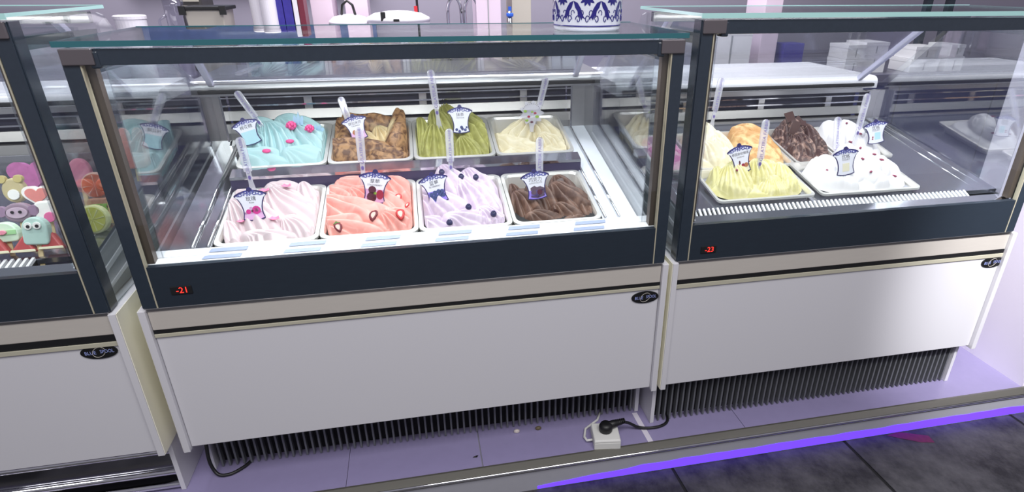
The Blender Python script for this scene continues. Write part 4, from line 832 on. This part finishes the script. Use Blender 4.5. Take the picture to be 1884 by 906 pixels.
carton('pink_container', 'large pale pink container behind the white pot lid', 'container', XP(566), XP(608), 1.82, 2.05, CZ+.0005, 1.48, PINKW, flap=False)
carton('pink_container', 'pale pink container right of the black lid handle', 'container', XP(628), XP(672), 1.92, 2.12, CZ+.0005, 1.50, PINKW, flap=False)
def dome(name, label, p0, p1, top, knob):
    x = (XP(p0)+XP(p1))/2; r_ = (XP(p1)-XP(p0))/2; T = thing(name, label, 'pot', (x, 1.72, CZ)); h = top-CZ
    part(MB().lathe([(r_*.95, 0), (r_*.97, .004), (r_, h-.05), (r_*1.02, h-.045)], (x, 1.72, CZ+.0005), 36), 'pot_body', GREYW, T)
    part(MB().lathe([(r_*1.03, h-.045), (r_*1.0, h-.03), (r_*.75, h-.012), (r_*.3, h-.002), (.004, h)], (x, 1.72, CZ+.0005), 36), 'pot_lid', GREYW, T, smooth=True)
    return T, x, r_
T, x, r_ = dome('cooking_pot', 'white pot with a black arched lid handle', 603, 678, 1.262, 0)
part(MB().tube([(x-.03, 1.70, 1.258), (x-.022, 1.70, 1.30), (x, 1.70, 1.318), (x+.022, 1.70, 1.30), (x+.03, 1.70, 1.258)], .006, 8), 'lid_handle', RUBBER, T, smooth=True)
T, x, r_ = dome('rice_cooker', 'wide white cooker with dark latch and button', 672, 790, 1.276, 1)
part(MB().box(x-.075, x-.053, 1.72-r_*.9, 1.72-r_*.80, 1.235, 1.275), 'latch', RUBBER, T, bevel=.004); part(MB().box(x-.02, x+.006, 1.72-r_*1.03, 1.72-r_*.96, 1.235, 1.246), 'button', RUBBER, T)
T = thing('tagged_post', 'thin post with a small red tag behind the white cooker', 'post', (XP(766), 2.0, CZ)); part(MB().tube([(XP(770),2.0,CZ+.001),(XP(770),2.0,1.5)], .006, 8), 'post', RUBBER, T); part(MB().box(XP(763), XP(770), 1.985, 1.992, 1.255, 1.285), 'red_tag', mat('red_tag', srgb(200, 40, 50), .4), T)
for p, lab in ((826, 'steel gooseneck tap nearest the cooker'), (858, 'steel gooseneck tap nearest the grey boxes')):
    x = XP(p); T = thing('gooseneck_tap', lab, 'tap', (x, 1.8, CZ), 'gooseneck taps')
    part(MB().lathe([(.026,0),(.026,.01),(.016,.014),(.014,.05)], (x, 1.8, CZ+.0005), 16), 'tap_base', CHROME, T)
    part(MB().tube([(x, 1.8, CZ+.04), (x, 1.8, 1.27)]+[(x+.032-.032*math.cos(a), 1.8-.02*math.sin(a), 1.27+.06*math.sin(a)) for a in np.linspace(.2, PI, 8)]+[(x+.066, 1.79, 1.20)], .0085, 10), 'spout', CHROME, T, smooth=True)
carton('grey_box', 'pale grey box right of the taps', 'box', XP(878), XP(924), 1.75, 1.95, CZ+.0005, 1.46, PINKW, 'grey boxes')
carton('grey_box', 'grey box behind the blue tap', 'box', XP(948), XP(984), 1.80, 2.00, CZ+.0005, 1.46, BEIGE, 'grey boxes', flap=False)
T = thing('blue_tap', 'small bright blue tap between the grey boxes', 'tap', (XP(939), 1.72, CZ)); part(MB().tube([(XP(939),1.72,CZ+.001),(XP(939),1.72,1.27)], .010, 10), 'tap_pipe', CHROME, T, smooth=True); bl = mat('tap_blue', srgb(30, 84, 190), .4); part(MB().box(XP(939)-.016, XP(939)+.016, 1.705, 1.735, 1.245, 1.262), 'tap_handle', bl, T, bevel=.004); part(MB().box(XP(939)-.007, XP(939)+.007, 1.713, 1.727, 1.262, 1.29), 'tap_stem', bl, T)
CART = mat('white_card', srgb(224, 222, 226), .6)
CG = 'white cartons on the back counter'
for x0, x1, y0, y1, z0, z1, lab in ((2.70,2.80,1.26,1.40,CZ+.0005,1.066,'white carton at the lower left of the small pair'), (2.70,2.80,1.26,1.40,1.068,1.130,'white carton stacked on the lower left carton'), (2.805,2.93,1.27,1.42,CZ+.0005,1.080,'lower white carton right of the small pair'), (2.805,2.93,1.27,1.42,1.082,1.140,'upper white carton right of the small pair'),
      (3.06,3.22,1.25,1.40,CZ+.0005,1.060,'lower wide white carton by the rack post'), (3.07,3.21,1.25,1.39,1.062,1.118,'upper wide white carton by the rack post'), (3.26,3.36,1.25,1.40,CZ+.0005,1.07,'lower narrow carton between the rack posts'), (3.27,3.35,1.25,1.40,1.072,1.125,'upper narrow carton between the rack posts')):
    carton('white_carton', lab, 'carton', x0, x1, y0, y1, z0, z1, CART, CG)
carton('white_crate', 'plain white crate behind the left end of the right case', 'crate', 2.05, 2.25, 1.36, 1.56, CZ+.0005, 1.19, CART)
carton('lavender_container', 'tall pale lavender container right of the white crate', 'container', 2.33, 2.42, 1.42, 1.60, CZ+.0005, 1.62, PINKW, flap=False)
carton('blue_pack', 'low dark blue pack right of the lavender container', 'pack', 2.45, 2.56, 1.40, 1.50, CZ+.0005, 1.13, BLUEC, flap=False)
RK = thing('storage_rack', 'dark two post rack behind the right case', 'rack', (3.32, 1.44, CZ))
for x in (3.245, 3.375): part(MB().box(x-.016, x+.016, 1.43, 1.46, CZ+.0005, 2.2), 'rack_post', SLATE, RK)
part(MB().box(3.0, 3.7, 1.42, 1.75, 1.33, 1.35), 'rack_shelf', SLATE, RK); part(MB().box(3.0, 3.7, 1.42, 1.75, 1.60, 1.62), 'rack_shelf', SLATE, RK)
